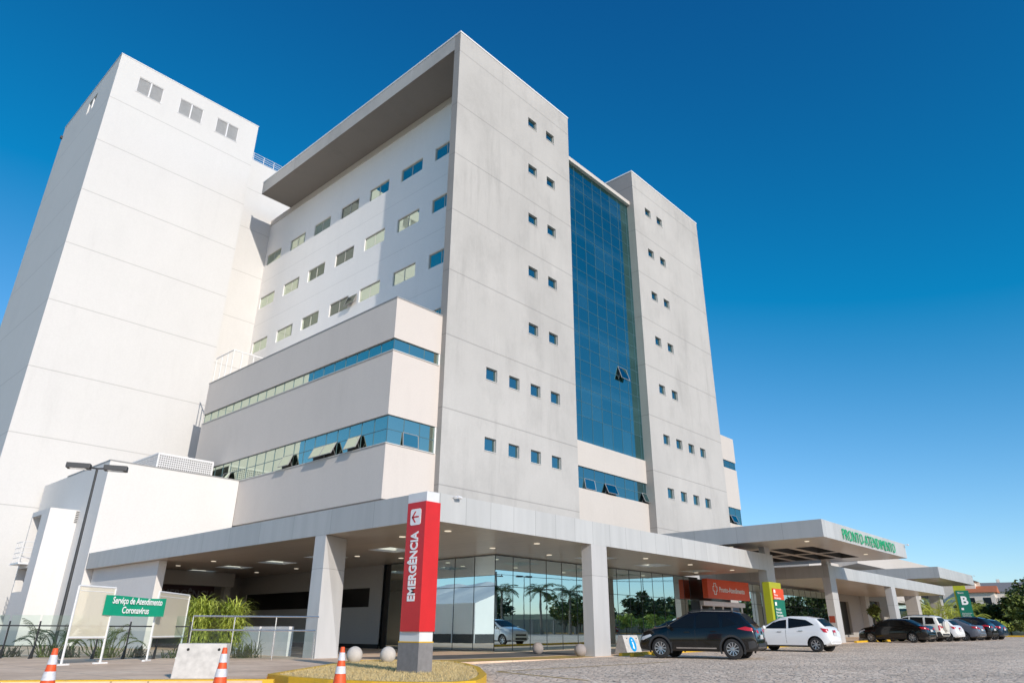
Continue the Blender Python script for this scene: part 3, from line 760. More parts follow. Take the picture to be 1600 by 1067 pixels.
def l_shape_canopy():
    x0, y0, x1, y1, zb, zt = 15.07, 17.46, 41.5, 48.28, 4.16, 5.07
    xi, yi = 24.6, 31.0
    t = thing('entrance_canopy', 'long flat grey metal clad canopy wrapping the corner over the drop-off', 'canopy', (x0, y0, 0))
    sk = [(19.4, 24.9), (19.4, 30.1), (19.4, 34.6), (19.4, 39.3), (19.4, 43.6), (28.0, 20.1), (33.2, 20.1), (38.0, 20.1)]
    sq = [(a, a+1.55, b, b+1.6) for a, b in sk]
    # fascia
    m = MB(); m.quad((x0, y0, zb), (x1, y0, zb), (x1, y0, zt), (x0, y0, zt)); m.quad((x1, y0, zb), (x1, yi, zb), (x1, yi, zt), (x1, y0, zt)); m.build('front_fascia', 'panel_x', t)
    m = MB(); m.quad((x0, y1, zb), (x0, y0, zb), (x0, y0, zt), (x0, y1, zt)); m.quad((xi, y1, zb), (x0, y1, zb), (x0, y1, zt), (xi, y1, zt)); m.build('side_fascia', 'panel_y', t)
    def plate(z, nm, mat, down):
        us = sorted(set([x0, xi, x1]+[q[i] for q in sq for i in (0, 1)])); vs = sorted(set([y0, yi, y1]+[q[i] for q in sq for i in (2, 3)]))
        m = MB()
        for i in range(len(us)-1):
            for j in range(len(vs)-1):
                um, vm = (us[i]+us[i+1])/2, (vs[j]+vs[j+1])/2
                if um > xi and vm > yi: continue
                if any(q[0] < um < q[1] and q[2] < vm < q[3] for q in sq): continue
                a = [(us[i], vs[j], z), (us[i+1], vs[j], z), (us[i+1], vs[j+1], z), (us[i], vs[j+1], z)]
                m.quad(*(a[::-1] if down else a))
        return m.build(nm, mat, t)
    plate(zb+.02, 'soffit', 'soffit_panel', True); plate(zt-.06, 'roof', 'roof_felt', False)
    for a, b, e, g in sq:
        m = MB(); m.box(a, b, e, g, zb+.02, zt-.05, skip='bt'); s = m.build('skylight', 'skylight_white', t)
        m = MB(); m.box(a-.05, b+.05, e-.05, g+.05, zt-.05, zt+.1, skip='b'); m.build('dome', 'rail_glass', s)
    for x, y in ((17.4, 19.1), (17.4, 21.65), (17.6, 37.3), (17.6, 41.5), (20.8, 29.2), (22.75, 28.3), (22.9, 38), (22.9, 42.5), (22.35, 19.15), (22.4, 21.7), (26.15, 21.65), (30.4, 19.1), (34.7, 19.1), (39.7, 21.5), (39.3, 19.0), (26.3, 19.1)):
        m = MB(); m.lathe([(0, zb+.005), (.10, zb+.005), (.125, zb+.002), (.125, zb+.019)], 14, 0, 'z', (x, y, 0)); m.build('downlight', 'downlight', t)
    # square columns
    m = MB(); m.box(23.76, 24.83, y0+.004, y0+.5, -.1, zb+.02); m.build('column', 'column_panel', t)
    m = MB(); m.box(40.42, 41.49, y0+.004, y0+.5, -.1, zb+.02); m.build('column', 'column_panel', t)
    # folded column of the left arm
    bm = bmesh.new()
    P = [(14.73, 22.6, 0), (15.66, 22.6, 0), (15.66, 23.35, 0), (14.73, 23.35, 0), (15.08, 23.25, 4.17), (16.45, 23.88, 4.17), (16.4, 24.5, 4.17), (15.08, 23.95, 4.17)]
    for p in P: bm.verts.new(Vector(p)-world_loc(t))
    bmesh.ops.convex_hull(bm, input=bm.verts); me = bpy.data.meshes.new('folded_column'); bm.to_mesh(me); bm.free(); me.materials.append(MATS['column_panel'])
    o = bpy.data.objects.new('folded_column', me); col.objects.link(o); o.parent = t
    m = MB(); m.box(15.5, 15.9, 38.9, 48.2, 0, zb+.01); m.build('end_wall', 'white_annex', t)

def lobby():
    t = thing('glass_lobby', 'mirror glazed entrance lobby under the canopies with dark glass doors', 'building', (24.31, 23.36, 0))
    yg, xg = 23.36, 24.31; zt = 4.16
    def gx(a, b, nm='glazing'):
        m = MB(); m.quad((a, yg, 0.02), (b, yg, .02), (b, yg, zt), (a, yg, zt)); g = m.build(nm, 'lobby_glass', t)
        us = [a]; 
        while us[-1]+1.22 < b: us.append(us[-1]+1.22)
        us.append(b); mullion_grid(MB(), 'y', yg, us, [.1, 2.8, zt-.02], .012, .012).build('mullions', 'mullion_dark', g)
    gx(xg, 42.1); gx(48.8, 66.0)
    m = MB(); m.quad((xg, 31.0, .02), (xg, yg, .02), (xg, yg, zt), (xg, 31.0, zt)); g = m.build('glazing', 'lobby_glass', t)
    mullion_grid(MB(), 'x', xg, [yg, yg+1.35, yg+2.7, yg+4.05, yg+5.4, 31.0], [.1, 2.8, zt-.02], .012, .012).build('mullions', 'mullion_dark', g)
    # dark recess and sliding doors
    m = MB(); m.quad((42.1, yg+.6, 0), (48.8, yg+.6, 0), (48.8, yg+.6, zt), (42.1, yg+.6, zt)); m.box(42.1, 43.2, yg-.02, yg+.6, 0, zt); m.build('door_recess', 'black_glass', t)
    m = MB(); m.box(43.3, 49.2, yg-.25, yg+.3, 2.5, 2.78); m.build('door_header', 'white_metal', t)
    m = MB()
    for x in (43.3, 45.0, 46.3, 47.6, 49.1): m.box(x, x+.07, yg-.05, yg+.05, pavz(46), 2.5)
    m.build('door_frame', 'white_metal', t)
    # emergency bay back wall, x-facing
    b = thing('emergency_bay', 'dim grey wall with a long black window inside the emergency drop-off bay', 'building', (24.6, 32.0, 0))
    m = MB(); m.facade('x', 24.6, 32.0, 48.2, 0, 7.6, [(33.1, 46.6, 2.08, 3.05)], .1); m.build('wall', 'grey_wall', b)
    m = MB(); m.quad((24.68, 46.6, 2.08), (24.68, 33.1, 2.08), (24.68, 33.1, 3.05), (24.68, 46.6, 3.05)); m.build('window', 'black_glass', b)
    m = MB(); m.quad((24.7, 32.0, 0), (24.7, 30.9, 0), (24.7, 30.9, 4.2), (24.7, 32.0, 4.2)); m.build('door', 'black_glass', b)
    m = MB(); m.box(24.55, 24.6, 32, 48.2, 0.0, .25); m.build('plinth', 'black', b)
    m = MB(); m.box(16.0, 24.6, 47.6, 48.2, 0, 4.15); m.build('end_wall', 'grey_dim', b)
    m = MB(); m.box(16.0, 22.3, 44.0, 44.5, 3.35, 4.15); m.build('beam', 'grey_wall', b)
    m = MB(); m.box(22.0, 22.4, 44.5, 44.9, 0, 4.1); m.build('pillar', 'grey_wall', b)
    # band of upper glass visible between canopy roof and podium
    s = thing('interior_emergency_sign', 'dark maroon board with grey EMERGÊNCIA letters at the back of the bay', 'sign', (18.5, 45.9, 2.6))
    m = MB(); m.box(16.6, 22.0, 45.9, 45.97, 2.55, 3.42); m.build('board', 'board_maroon', s)
    text_mesh('lettering', 'EMERGÊNCIA', .62, 'letter_grey', (18.45, 45.88, 2.72), X_, Z_, s, .01, .012, width=3.6)

def entrance_signs():
    s = thing('entrance_sign', 'orange red hanging sign with a white cross outline above the sliding doors', 'sign', (42.5, 22.35, 2.9))
    m = MB(); m.box(42.55, 48.45, 22.35, 22.7, 2.9, 4.05, skip=''); m.build('board', 'sign_red', s)
    text_mesh('lettering', 'Pronto-Atendimento', .46, 'letter_white', (44.05, 22.33, 3.3), X_, Z_, s, .006, .006, width=3.6)
    m = MB(); r = .11; c = (43.5, 22.34, 3.47); w, h = .13, .33
    pts = [(-w, -h), (w, -h), (w, -w), (.28, -w), (.28, w), (w, w), (w, h), (-w, h), (-w, w), (-.28, w), (-.28, -w), (-w, -w)]
    for i in range(12):
        a, b = pts[i], pts[(i+1) % 12]; m.tube([(c[0]+a[0], c[1], c[2]+a[1]), (c[0]+b[0], c[1], c[2]+b[1])], .03, 5)
    m.build('cross_emblem', 'letter_white', s)

def porte_cochere():
    x0, x1, y0, y1, zb, zt = 37.87, 52.6, 13.1, 26.0, 5.44, 6.32
    t = thing('raised_canopy', 'raised grey canopy over the driveway carrying green letters', 'canopy', (x0, y0, 0))
    m = MB(); m.quad((x0, y0, zb), (x1, y0, zb), (x1, y0, zt), (x0, y0, zt)); m.quad((x1, y0, zb), (x1, y1, zb), (x1, y1, zt), (x1, y0, zt)); m.build('front_fascia', 'panel_x', t)
    m = MB(); m.quad((x0, y1, zb), (x0, y0, zb), (x0, y0, zt), (x0, y1, zt)); m.quad((x1, y1, zb), (x0, y1, zb), (x0, y1, zt), (x1, y1, zt)); m.build('side_fascia', 'panel_y', t)
    hs = []
    for i in range(2):
        for j in range(5): hs.append((42.2+4.2*i, 45.9+4.2*i, 15.3+1.5*j, 16.4+1.5*j))
    us = sorted(set([x0, x1]+[h[i] for h in hs for i in (0, 1)])); vs = sorted(set([y0, y1]+[h[i] for h in hs for i in (2, 3)]))
    m = MB()
    for i in range(len(us)-1):
        for j in range(len(vs)-1):
            um, vm = (us[i]+us[i+1])/2, (vs[j]+vs[j+1])/2
            if any(h[0] < um < h[1] and h[2] < vm < h[3] for h in hs): continue
            m.quad((us[i], vs[j+1], zb+.02), (us[i+1], vs[j+1], zb+.02), (us[i+1], vs[j], zb+.02), (us[i], vs[j], zb+.02))
    m.build('soffit', 'soffit_panel', t)
    m = MB()
    for a, b, e, g in hs: m.box(a, b, e, g, zb+.02, zb+.35, skip='b')
    m.build('recessed_coffers', 'louver_dark', t)
    m = MB(); m.quad((x0, y0, zt-.04), (x1, y0, zt-.04), (x1, y1, zt-.04), (x0, y1, zt-.04)); m.build('roof', 'roof_felt', t)
    for x, y in ((39.5, 14.6), (48.5, 14.4), (39.5, 19)):
        m = MB(); m.lathe([(0, zb+.005), (.10, zb+.005), (.125, zb+.002), (.125, zb+.019)], 14, 0, 'z', (x, y, 0)); m.build('downlight', 'downlight', t)
    m = MB(); m.box(40.7, 41.4, 17.55, 17.9, 5.06, zb+.03); m.build('column', 'column_panel', t)
    m = MB(); m.box(50.4, 51.2, 17.55, 17.9, 5.06, zb+.03); m.build('column', 'column_panel', t)
    s = text_mesh('raised_letters', 'PRONTO-ATENDIMENTO', .86, 'letter_green', (40.6, y0-.06, 5.54), X_, Z_, None, .02, -.014, space=1.06, width=9.3)
    tag(s, 'green raised letters PRONTO-ATENDIMENTO on the raised canopy front', 'lettering')

def right_canopy():
    x0, x1, y0, y1, zb, zt = 50.3, 80.6, 17.46, 27.0, 4.32, 5.12
    t = thing('right_canopy', 'lower grey canopy right of the driveway with square columns', 'canopy', (x0, y0, 0))
    m = MB(); m.quad((x0, y0, zb), (x1, y0, zb), (x1, y0, zt), (x0, y0, zt)); m.quad((x1, y0, zb), (x1, y1, zb), (x1, y1, zt), (x1, y0, zt)); m.build('front_fascia', 'panel_x', t)
    m = MB(); m.quad((x0, y1, zb), (x0, y0, zb), (x0, y0, zt), (x0, y1, zt)); m.build('side_fascia', 'panel_y', t)
    m = MB(); m.quad((x0, y1, zb+.02), (x1, y1, zb+.02), (x1, y0, zb+.02), (x0, y0, zb+.02)); m.build('soffit', 'soffit_panel', t)
    m = MB(); m.quad((x0, y0, zt-.04), (x1, y0, zt-.04), (x1, y1, zt-.04), (x0, y1, zt-.04)); m.build('roof', 'roof_felt', t)
    for x, y in ((50.31, 0), (63.6, 0)):
        m = MB(); m.box(x, x+1.07, y0+.004, y0+.5, 0, zb+.02); m.build('column', 'column_panel', t)
    for x in (66, 78):
        m = MB(); m.box(x, x+1.2, 24.0, 25.2, 0, zb+.02); m.build('column', 'column_panel', t)
    m = MB(); m.box(50.303, 50.309, 17.55, 17.9, 1.55, 1.95); m.box(50.29, 50.309, 17.55, 17.9, 1.55, 1.95); m.build('hose_sign', 'red_box', t)
    # rooms below
    b = thing('right_wing', 'grey single storey wing with dark openings below the right canopy', 'building', (66, 24.5, 0))
    m = MB(); m.facade('y', 24.5, 66.0, 90, 0, 4.6, [(68.5, 74.5, .8, 3.7), (79.3, 84, .8, 4.0)], .3); m.quad((66, 40, 0), (66, 24.5, 0), (66, 24.5, 4.6), (66, 40, 4.6)); m.build('wall', 'grey_wall', b)
    m = MB(); m.quad((68.5, 24.75, .8), (74.5, 24.75, .8), (74.5, 24.75, 3.7), (68.5, 24.75, 3.7)); m.build('opening', 'black_glass', b)
    m = MB(); m.quad((79.3, 24.75, .8), (84, 24.75, .8), (84, 24.75, 4.0), (79.3, 24.75, 4.0)); m.build('opening', 'black_glass', b)
    # upper wing behind
    u = thing('upper_wing', 'pale upper storey with a recessed dark strip window beyond the raised canopy', 'building', (73.2, 25.1, 0))
    m = MB(); m.box(73.2, 81.6, 27.2, 40, 4.5, 7.75)
    m.ext([(81.6, 25.2, 7.75), (81.6, 25.2, 9.3), (81.6, 40, 9.3), (81.6, 40, 7.2), (81.6, 29, 7.2)], (32, 0, 0)); m.build('wall', 'beige_light', u)
    m = MB(); m.box(81.6, 112, 27.2, 40, 4.5, 6.4); m.build('lower_wall', 'beige_light', u)
    m = MB(); m.box(81.7, 112, 27.5, 39, 6.4, 7.3); m.build('strip_window', 'facade_glass', u)
    f = thing('far_canopy', 'farthest grey canopy jutting out at the right end of the complex', 'canopy', (79.9, 17.46, 0))
    x0, x1, y0, y1, zb, zt = 79.9, 94.6, 17.4, 28.0, 5.88, 6.9
    m = MB(); m.quad((x0, y0, zb), (x1, y0, zb), (x1, y0, zt), (x0, y0, zt)); m.quad((x1, y0, zb), (x1, y1, zb), (x1, y1, zt), (x1, y0, zt)); m.build('front_fascia', 'panel_x', f)
    m = MB(); m.quad((x0, y1, zb), (x0, y0, zb), (x0, y0, zt), (x0, y1, zt)); m.build('side_fascia', 'panel_y', f)
    m = MB(); m.quad((x0, y1, zb+.02), (x1, y1, zb+.02), (x1, y0, zb+.02), (x0, y0, zb+.02)); m.build('soffit', 'soffit_panel', f)
    m = MB(); m.quad((x0, y0, zt-.04), (x1, y0, zt-.04), (x1, y1, zt-.04), (x0, y1, zt-.04)); m.build('roof', 'roof_felt', f)
    for x in (82.5, 92):
        m = MB(); m.box(x, x+1.1, 20.5, 21.6, 0, zb+.03); m.build('column', 'column_panel', f)

concrete_tower(); podium(); white_tower(); annex(); right_wing(); l_shape_canopy(); lobby(); entrance_signs(); porte_cochere(); right_canopy()

# ------------------------------------------------------------------ signs and street furniture
def emergency_pylon():
    t = thing('emergency_pylon', 'tall red pylon sign reading EMERGÊNCIA with a white arrow on the grass island', 'sign', (11.1, 13.0, .03))
    x0, x1, y0, y1 = 11.17, 11.57, 13.06, 13.76
    m = MB(); m.box(x0, x1, y0, y1, .65, 4.0); m.build('post', 'pylon_white', t, bevel=.008)
    m = MB(); m.box(x0-.012, x1+.012, y0-.012, y1+.012, .02, .64); m.build('base', 'stone_grey', t)
    m = MB(); m.box(x0-.016, x1+.016, y0-.016, y1+.016, .64, .665); m.build('yellow_trim', 'yellow_paint', t)
    m = MB(); m.box(x0-.05, x1+.02, y0-.04, y1-.06, .87, 3.76); m.build('red_panel', 'pylon_red', t, bevel=.006)
    text_mesh('lettering', 'EMERGÊNCIA', .36, 'letter_white', (x0-.056, 13.25, 1.50), Z_, Y_, t, .004, .012, width=1.56)
    m = MB(); xx = x0-.051
    cy_, cz, h = 13.37, 3.41, .19; pts = []
    for sx, sz, a0 in ((1, 1, 0), (-1, 1, 90), (-1, -1, 180), (1, -1, 270)):
        for k in range(5):
            a = R(a0+22.5*k); pts.append((xx, cy_-.0+sx*(h-.05)+.05*math.cos(a), cz+sz*(h-.05)+.05*math.sin(a)))
    m.ext(pts, (-.008, 0, 0)); m.build('arrow_plate', 'letter_white', t)
    m = MB(); xa = xx-.009
    m.box(xa-.004, xa, cy_-.12, cy_+.12, cz-.018, cz+.018)
    for s in (1, -1): m.ext([(xa, cy_+.14, cz), (xa, cy_+.03, cz+s*.13), (xa, cy_-.02, cz+s*.13), (xa, cy_+.085, cz)][::s], (-.004, 0, 0))
    m.build('arrow', 'pylon_red', t)

def direction_pylon():
    t = thing('direction_pylon', 'lime, orange and green directory pylon beside the white hatchback', 'sign', (40.0, 17.1, lotz(40)))
    x0, x1, y0, y1 = 39.45, 41.0, 16.95, 17.4; z0 = lotz(40)
    m = MB(); m.box(x0, x1, y0+.06, y1, z0, 3.49); m.build('post', 'lime', t)
    m = MB(); m.box(x0+.28, x1+.1, y0, y0+.4, 2.60, 3.16); m.build('orange_panel', 'sign_orange', t)
    m = MB(); m.box(x0+.28, x1+.1, y0+.002, y0+.4, .5, 2.595); m.build('green_panel', 'sign_green', t)
    m = MB(); m.box(x0+.34, x0+.56, y0-.008, y0, 2.93, 3.1); m.build('pictogram', 'letter_white', t)
    m = MB(); m.box(x0+.34, x0+.56, y0-.006, y0+.002, 2.28, 2.46); m.build('pictogram', 'letter_white', t)
    text_mesh('lettering', 'Pronto-\nAtendimento', .16, 'letter_white', (x0+.36, y0-.004, 2.78), X_, Z_, t, .003)
    text_mesh('lettering', 'Recepção\nInternação\nMaternidade\nConsultórios\nLaboratório\n\nCapela', .17, 'letter_white', (x0+.36, y0-.002, 2.05), X_, Z_, t, .003, line=.95)

def block_pylon():
    z0 = lotz(78)
    t = thing('block_pylon', 'green and lime pylon sign with a large white letter B behind the parked cars', 'sign', (76, 15.0, z0))
    d = Vector((.20, -.98, 0)).normalized(); n = Vector((-.98, -.2, 0))   # reading direction, facing
    c = Vector((75, 15.5, 0))
    def slab(a, b, z_0, z_1, f, k, nm, mat):
        p = [c+d*a+n*f, c+d*b+n*f, c+d*b+n*k, c+d*a+n*k]
        m = MB(); m.prism([(q.x, q.y) for q in p], z_0, z_1); m.build(nm, mat, t)
    slab(0, .95, z0, 4.85, 0, -.4, 'post', 'lime')
    slab(.14, 1.12, .8, 4.45, .06, -.3, 'panel', 'sign_green')
    p = c+d*.38+n*.075
    text_mesh('letter', 'B', .95, 'letter_white', (p.x, p.y, 3.3), d, Z_, t, .01, .03)
    p = c+d*.26+n*.075
    text_mesh('small_lettering', 'Bloco', .2, 'letter_white', (p.x, p.y, 4.2), d, Z_, t, .005)
    text_mesh('small_lettering', 'Estacionamento\nAmbulatório\nAdministração', .12, 'letter_white', (p.x, p.y, 2.55), d, Z_, t, .005)
    m = MB(); q = c+d*.3+n*.07; q2 = c+d*.48+n*.07
    m.ext([(q.x, q.y, 2.85), (q2.x, q2.y, 2.85), (q2.x, q2.y, 3.03), (q.x, q.y, 3.03)], n*.01); m.build('pictogram', 'letter_white', t)

def board(name, a, b, label, h=1.95, low=.66):
    A, B = Vector((*a, .012)), Vector((*b, .012)); d = (B-A).normalized(); n = Vector((-d.y, d.x, 0)); U = Vector((0, 0, 1))
    t = thing(name, label, 'board stand', tuple(A), 0, 'white framed board stands by the railing')
    m = MB()
    def bar(p, q, w=.03): m.tube([p, q], w, 4)
    bar(A, A+U*h); bar(B, B+U*h); bar(A+U*h, B+U*h); bar(A+U*low, B+U*low); bar(A+U*(h-.12)+d*.06, B+U*(h-.12)-d*.06, .012)
    m.build('frame', 'white_paint', t)
    m = MB(); m.quad(A+U*low, B+U*low, B+U*h, A+U*h); m.build('panel', 'board_film', t)
    for P in (A, B):
        m = MB(); q = [P-d*.04-n*.28, P+d*.04-n*.28, P+d*.04+n*.28, P-d*.04+n*.28]
        q = [P-n*.04-d*.22, P-n*.04+d*.22, P+n*.04+d*.22, P+n*.04-d*.22]
        m.prism([(v.x, v.y) for v in q], .012, .05); m.build('foot', 'white_paint', t)
    return t

def boards():
    board('board_stand', (6.89, 22.2), (8.02, 22.75), 'left white framed board stand, the one left of the green banner')
    board('board_stand', (9.66, 23.75), (11.4, 25.5), 'right white framed board stand, between the green banner and the palm clump')
    t = thing('green_banner', 'green banner reading Serviço de Atendimento Coronavírus tied between two board stands', 'banner', (7.75, 22.7, 1.2))
    A, B = Vector((7.72, 22.62, 1.25)), Vector((9.80, 23.58, 1.25)); d = (B-A).normalized(); n = Vector((d.y, -d.x, 0))
    m = MB(); N = 14; v = []
    for k in range(N+1):
        s = k/N; w = .012*math.sin(s*9)+.008*math.sin(s*23); sag = -.02*math.sin(math.pi*s)
        p = A.lerp(B, s)+n*(.05+w)
        for z in (0, .52): v.append(p+Vector((0, 0, z+sag+(.015 if z else 0)*math.sin(s*6))))
    m.add(v, [(2*k, 2*k+2, 2*k+3, 2*k+1) for k in range(N)]); o = m.build('cloth', 'banner_green', t, smooth=True)
    L = (B-A).length
    p = A+n*.085+d*(L*.10); text_mesh('lettering', 'Serviço de Atendimento', .25, 'letter_white', p+Vector((0, 0, .31)), d, Z_, t, .002, .004, width=L*.82)
    p = A+n*.085+d*(L*.27); text_mesh('lettering', 'Coronavírus', .25, 'letter_white', p+Vector((0, 0, .06)), d, Z_, t, .002, .004, width=L*.44)

def railing():
    t = thing('glass_railing', 'green tinted glass railing with dark posts along the planted edge', 'railing', (2, 34, 0))
    pts = [Vector((-2.5, 38.0, 0)), Vector((11.21, 24.68, 0))]
    d = (pts[1]-pts[0]).normalized(); L = (pts[1]-pts[0]).length; n = int(L/.95)
    for k in range(n):
        a = pts[0]+d*(L*k/n+.03); b = pts[0]+d*(L*(k+1)/n-.03)
        m = MB(); m.quad((a.x, a.y, .08), (b.x, b.y, .08), (b.x, b.y, 1.3), (a.x, a.y, 1.3)); m.build('glass_panel', 'rail_glass', t)
    for k in range(n+1):
        a = pts[0]+d*(L*k/n)
        m = MB(); q = Vector((-d.y, d.x, 0))*.05
        m.ext([a-q*4+Vector((0, 0, .0)), a+q*.5, a+q*.5+Vector((0, 0, 1.12)), a-q*.5+Vector((0, 0, 1.12)), a-q*.5+Vector((0, 0, .4))], d*.03); m.build('post', 'dark_metal', t)
    m = MB(); m.tube([pts[0]+Vector((0, 0, .98)), pts[1]+Vector((0, 0, .98))], .022, 6); m.build('rail', 'dark_metal', t)
    s = thing('steel_railing', 'bright steel railing with clear glass beside the folded column', 'railing', (11.3, 24.6, 0))
    a, b = Vector((11.25, 24.6, 0)), Vector((14.25, 21.85, 0))
    m = MB(); m.tube([a+Vector((0, 0, 1.3)), b+Vector((0, 0, 1.3))], .028, 8); m.build('handrail', 'steel', s)
    m = MB(); m.tube([a+Vector((0, 0, .88)), b+Vector((-.05, .05, .88)), b+Vector((-.05, .05, .0))], .028, 8); m.build('lower_rail', 'steel', s)
    for f in (0, .33, .66):
        p = a.lerp(b, f); m = MB(); m.tube([p, p+Vector((0, 0, 1.3))], .02, 6); m.build('post', 'steel', s)
    for f0, f1 in ((.01, .32), (.34, .65), (.67, .97)):
        p, q = a.lerp(b, f0), a.lerp(b, f1); m = MB(); m.quad((p.x, p.y, .06), (q.x, q.y, .06), (q.x, q.y, .84), (p.x, p.y, .84)); m.build('glass_panel', 'rail_glass', s)

def cone(loc, label):
    t = thing('traffic_cone', label, 'traffic cone', loc, random.uniform(0, 3), 'orange and white traffic cones at the kerb')
    prof = [(.14, .03), (.125, .09), (.112, .20), (.098, .30), (.080, .42), (.062, .54), (.048, .66), (.036, .755), (.03, .77), (.0, .77)]
    m = MB(); m.lathe(prof, 20); o = m.build('body', 'cone_orange', t, smooth=True, local=True)
    for z0, z1 in ((.68, .555), (.465, .35)):
        def rr(z):
            for (ra, za), (rb, zb) in zip(prof[:-1], prof[1:]):
                if za <= z <= zb: return ra+(rb-ra)*(z-za)/(zb-za)
        m = MB(); m.lathe([(rr(z1)+.003, z1), (rr((z0+z1)/2)+.003, (z0+z1)/2), (rr(z0)+.003, z0)], 20); m.f = m.f[:-2]; m.m = m.m[:-2]; m.build('reflective_band', 'cone_white', o, smooth=True, local=True)
    m = MB(); m.box(-.19, .19, -.19, .19, 0, .03); m.build('base', 'cone_orange', t, local=True, bevel=.008)
    m = MB(); m.lathe([(.012, .69), (.014, .70), (.0, .702)], 8, 0, 'x', (0, 0, 0)); 
    return t

def wedge_block(name, label, x0, y0, ang, L, h, wb, wt, mat, zb, holes=True, cat='barrier'):
    t = thing(name, label, cat, (x0, y0, zb), ang)
    m = MB(); m.ext([(0, -wb/2, 0), (0, wb/2, 0), (0, wt/2, h), (0, -wt/2, h)], (L, 0, 0)); o = m.build('block', mat, t, local=True, bevel=.02)
    if holes:
        m = MB()
        for x in (L*.22, L*.86):
            z = h*.82; y = -(wt/2+(wb-wt)/2*(1-z/h))
            m.lathe([(.028, y-.006), (.028, y+.01)], 10, 0, 'y', (x, 0, z))
        m.build('lifting_hole', 'black', t, local=True)
    return t

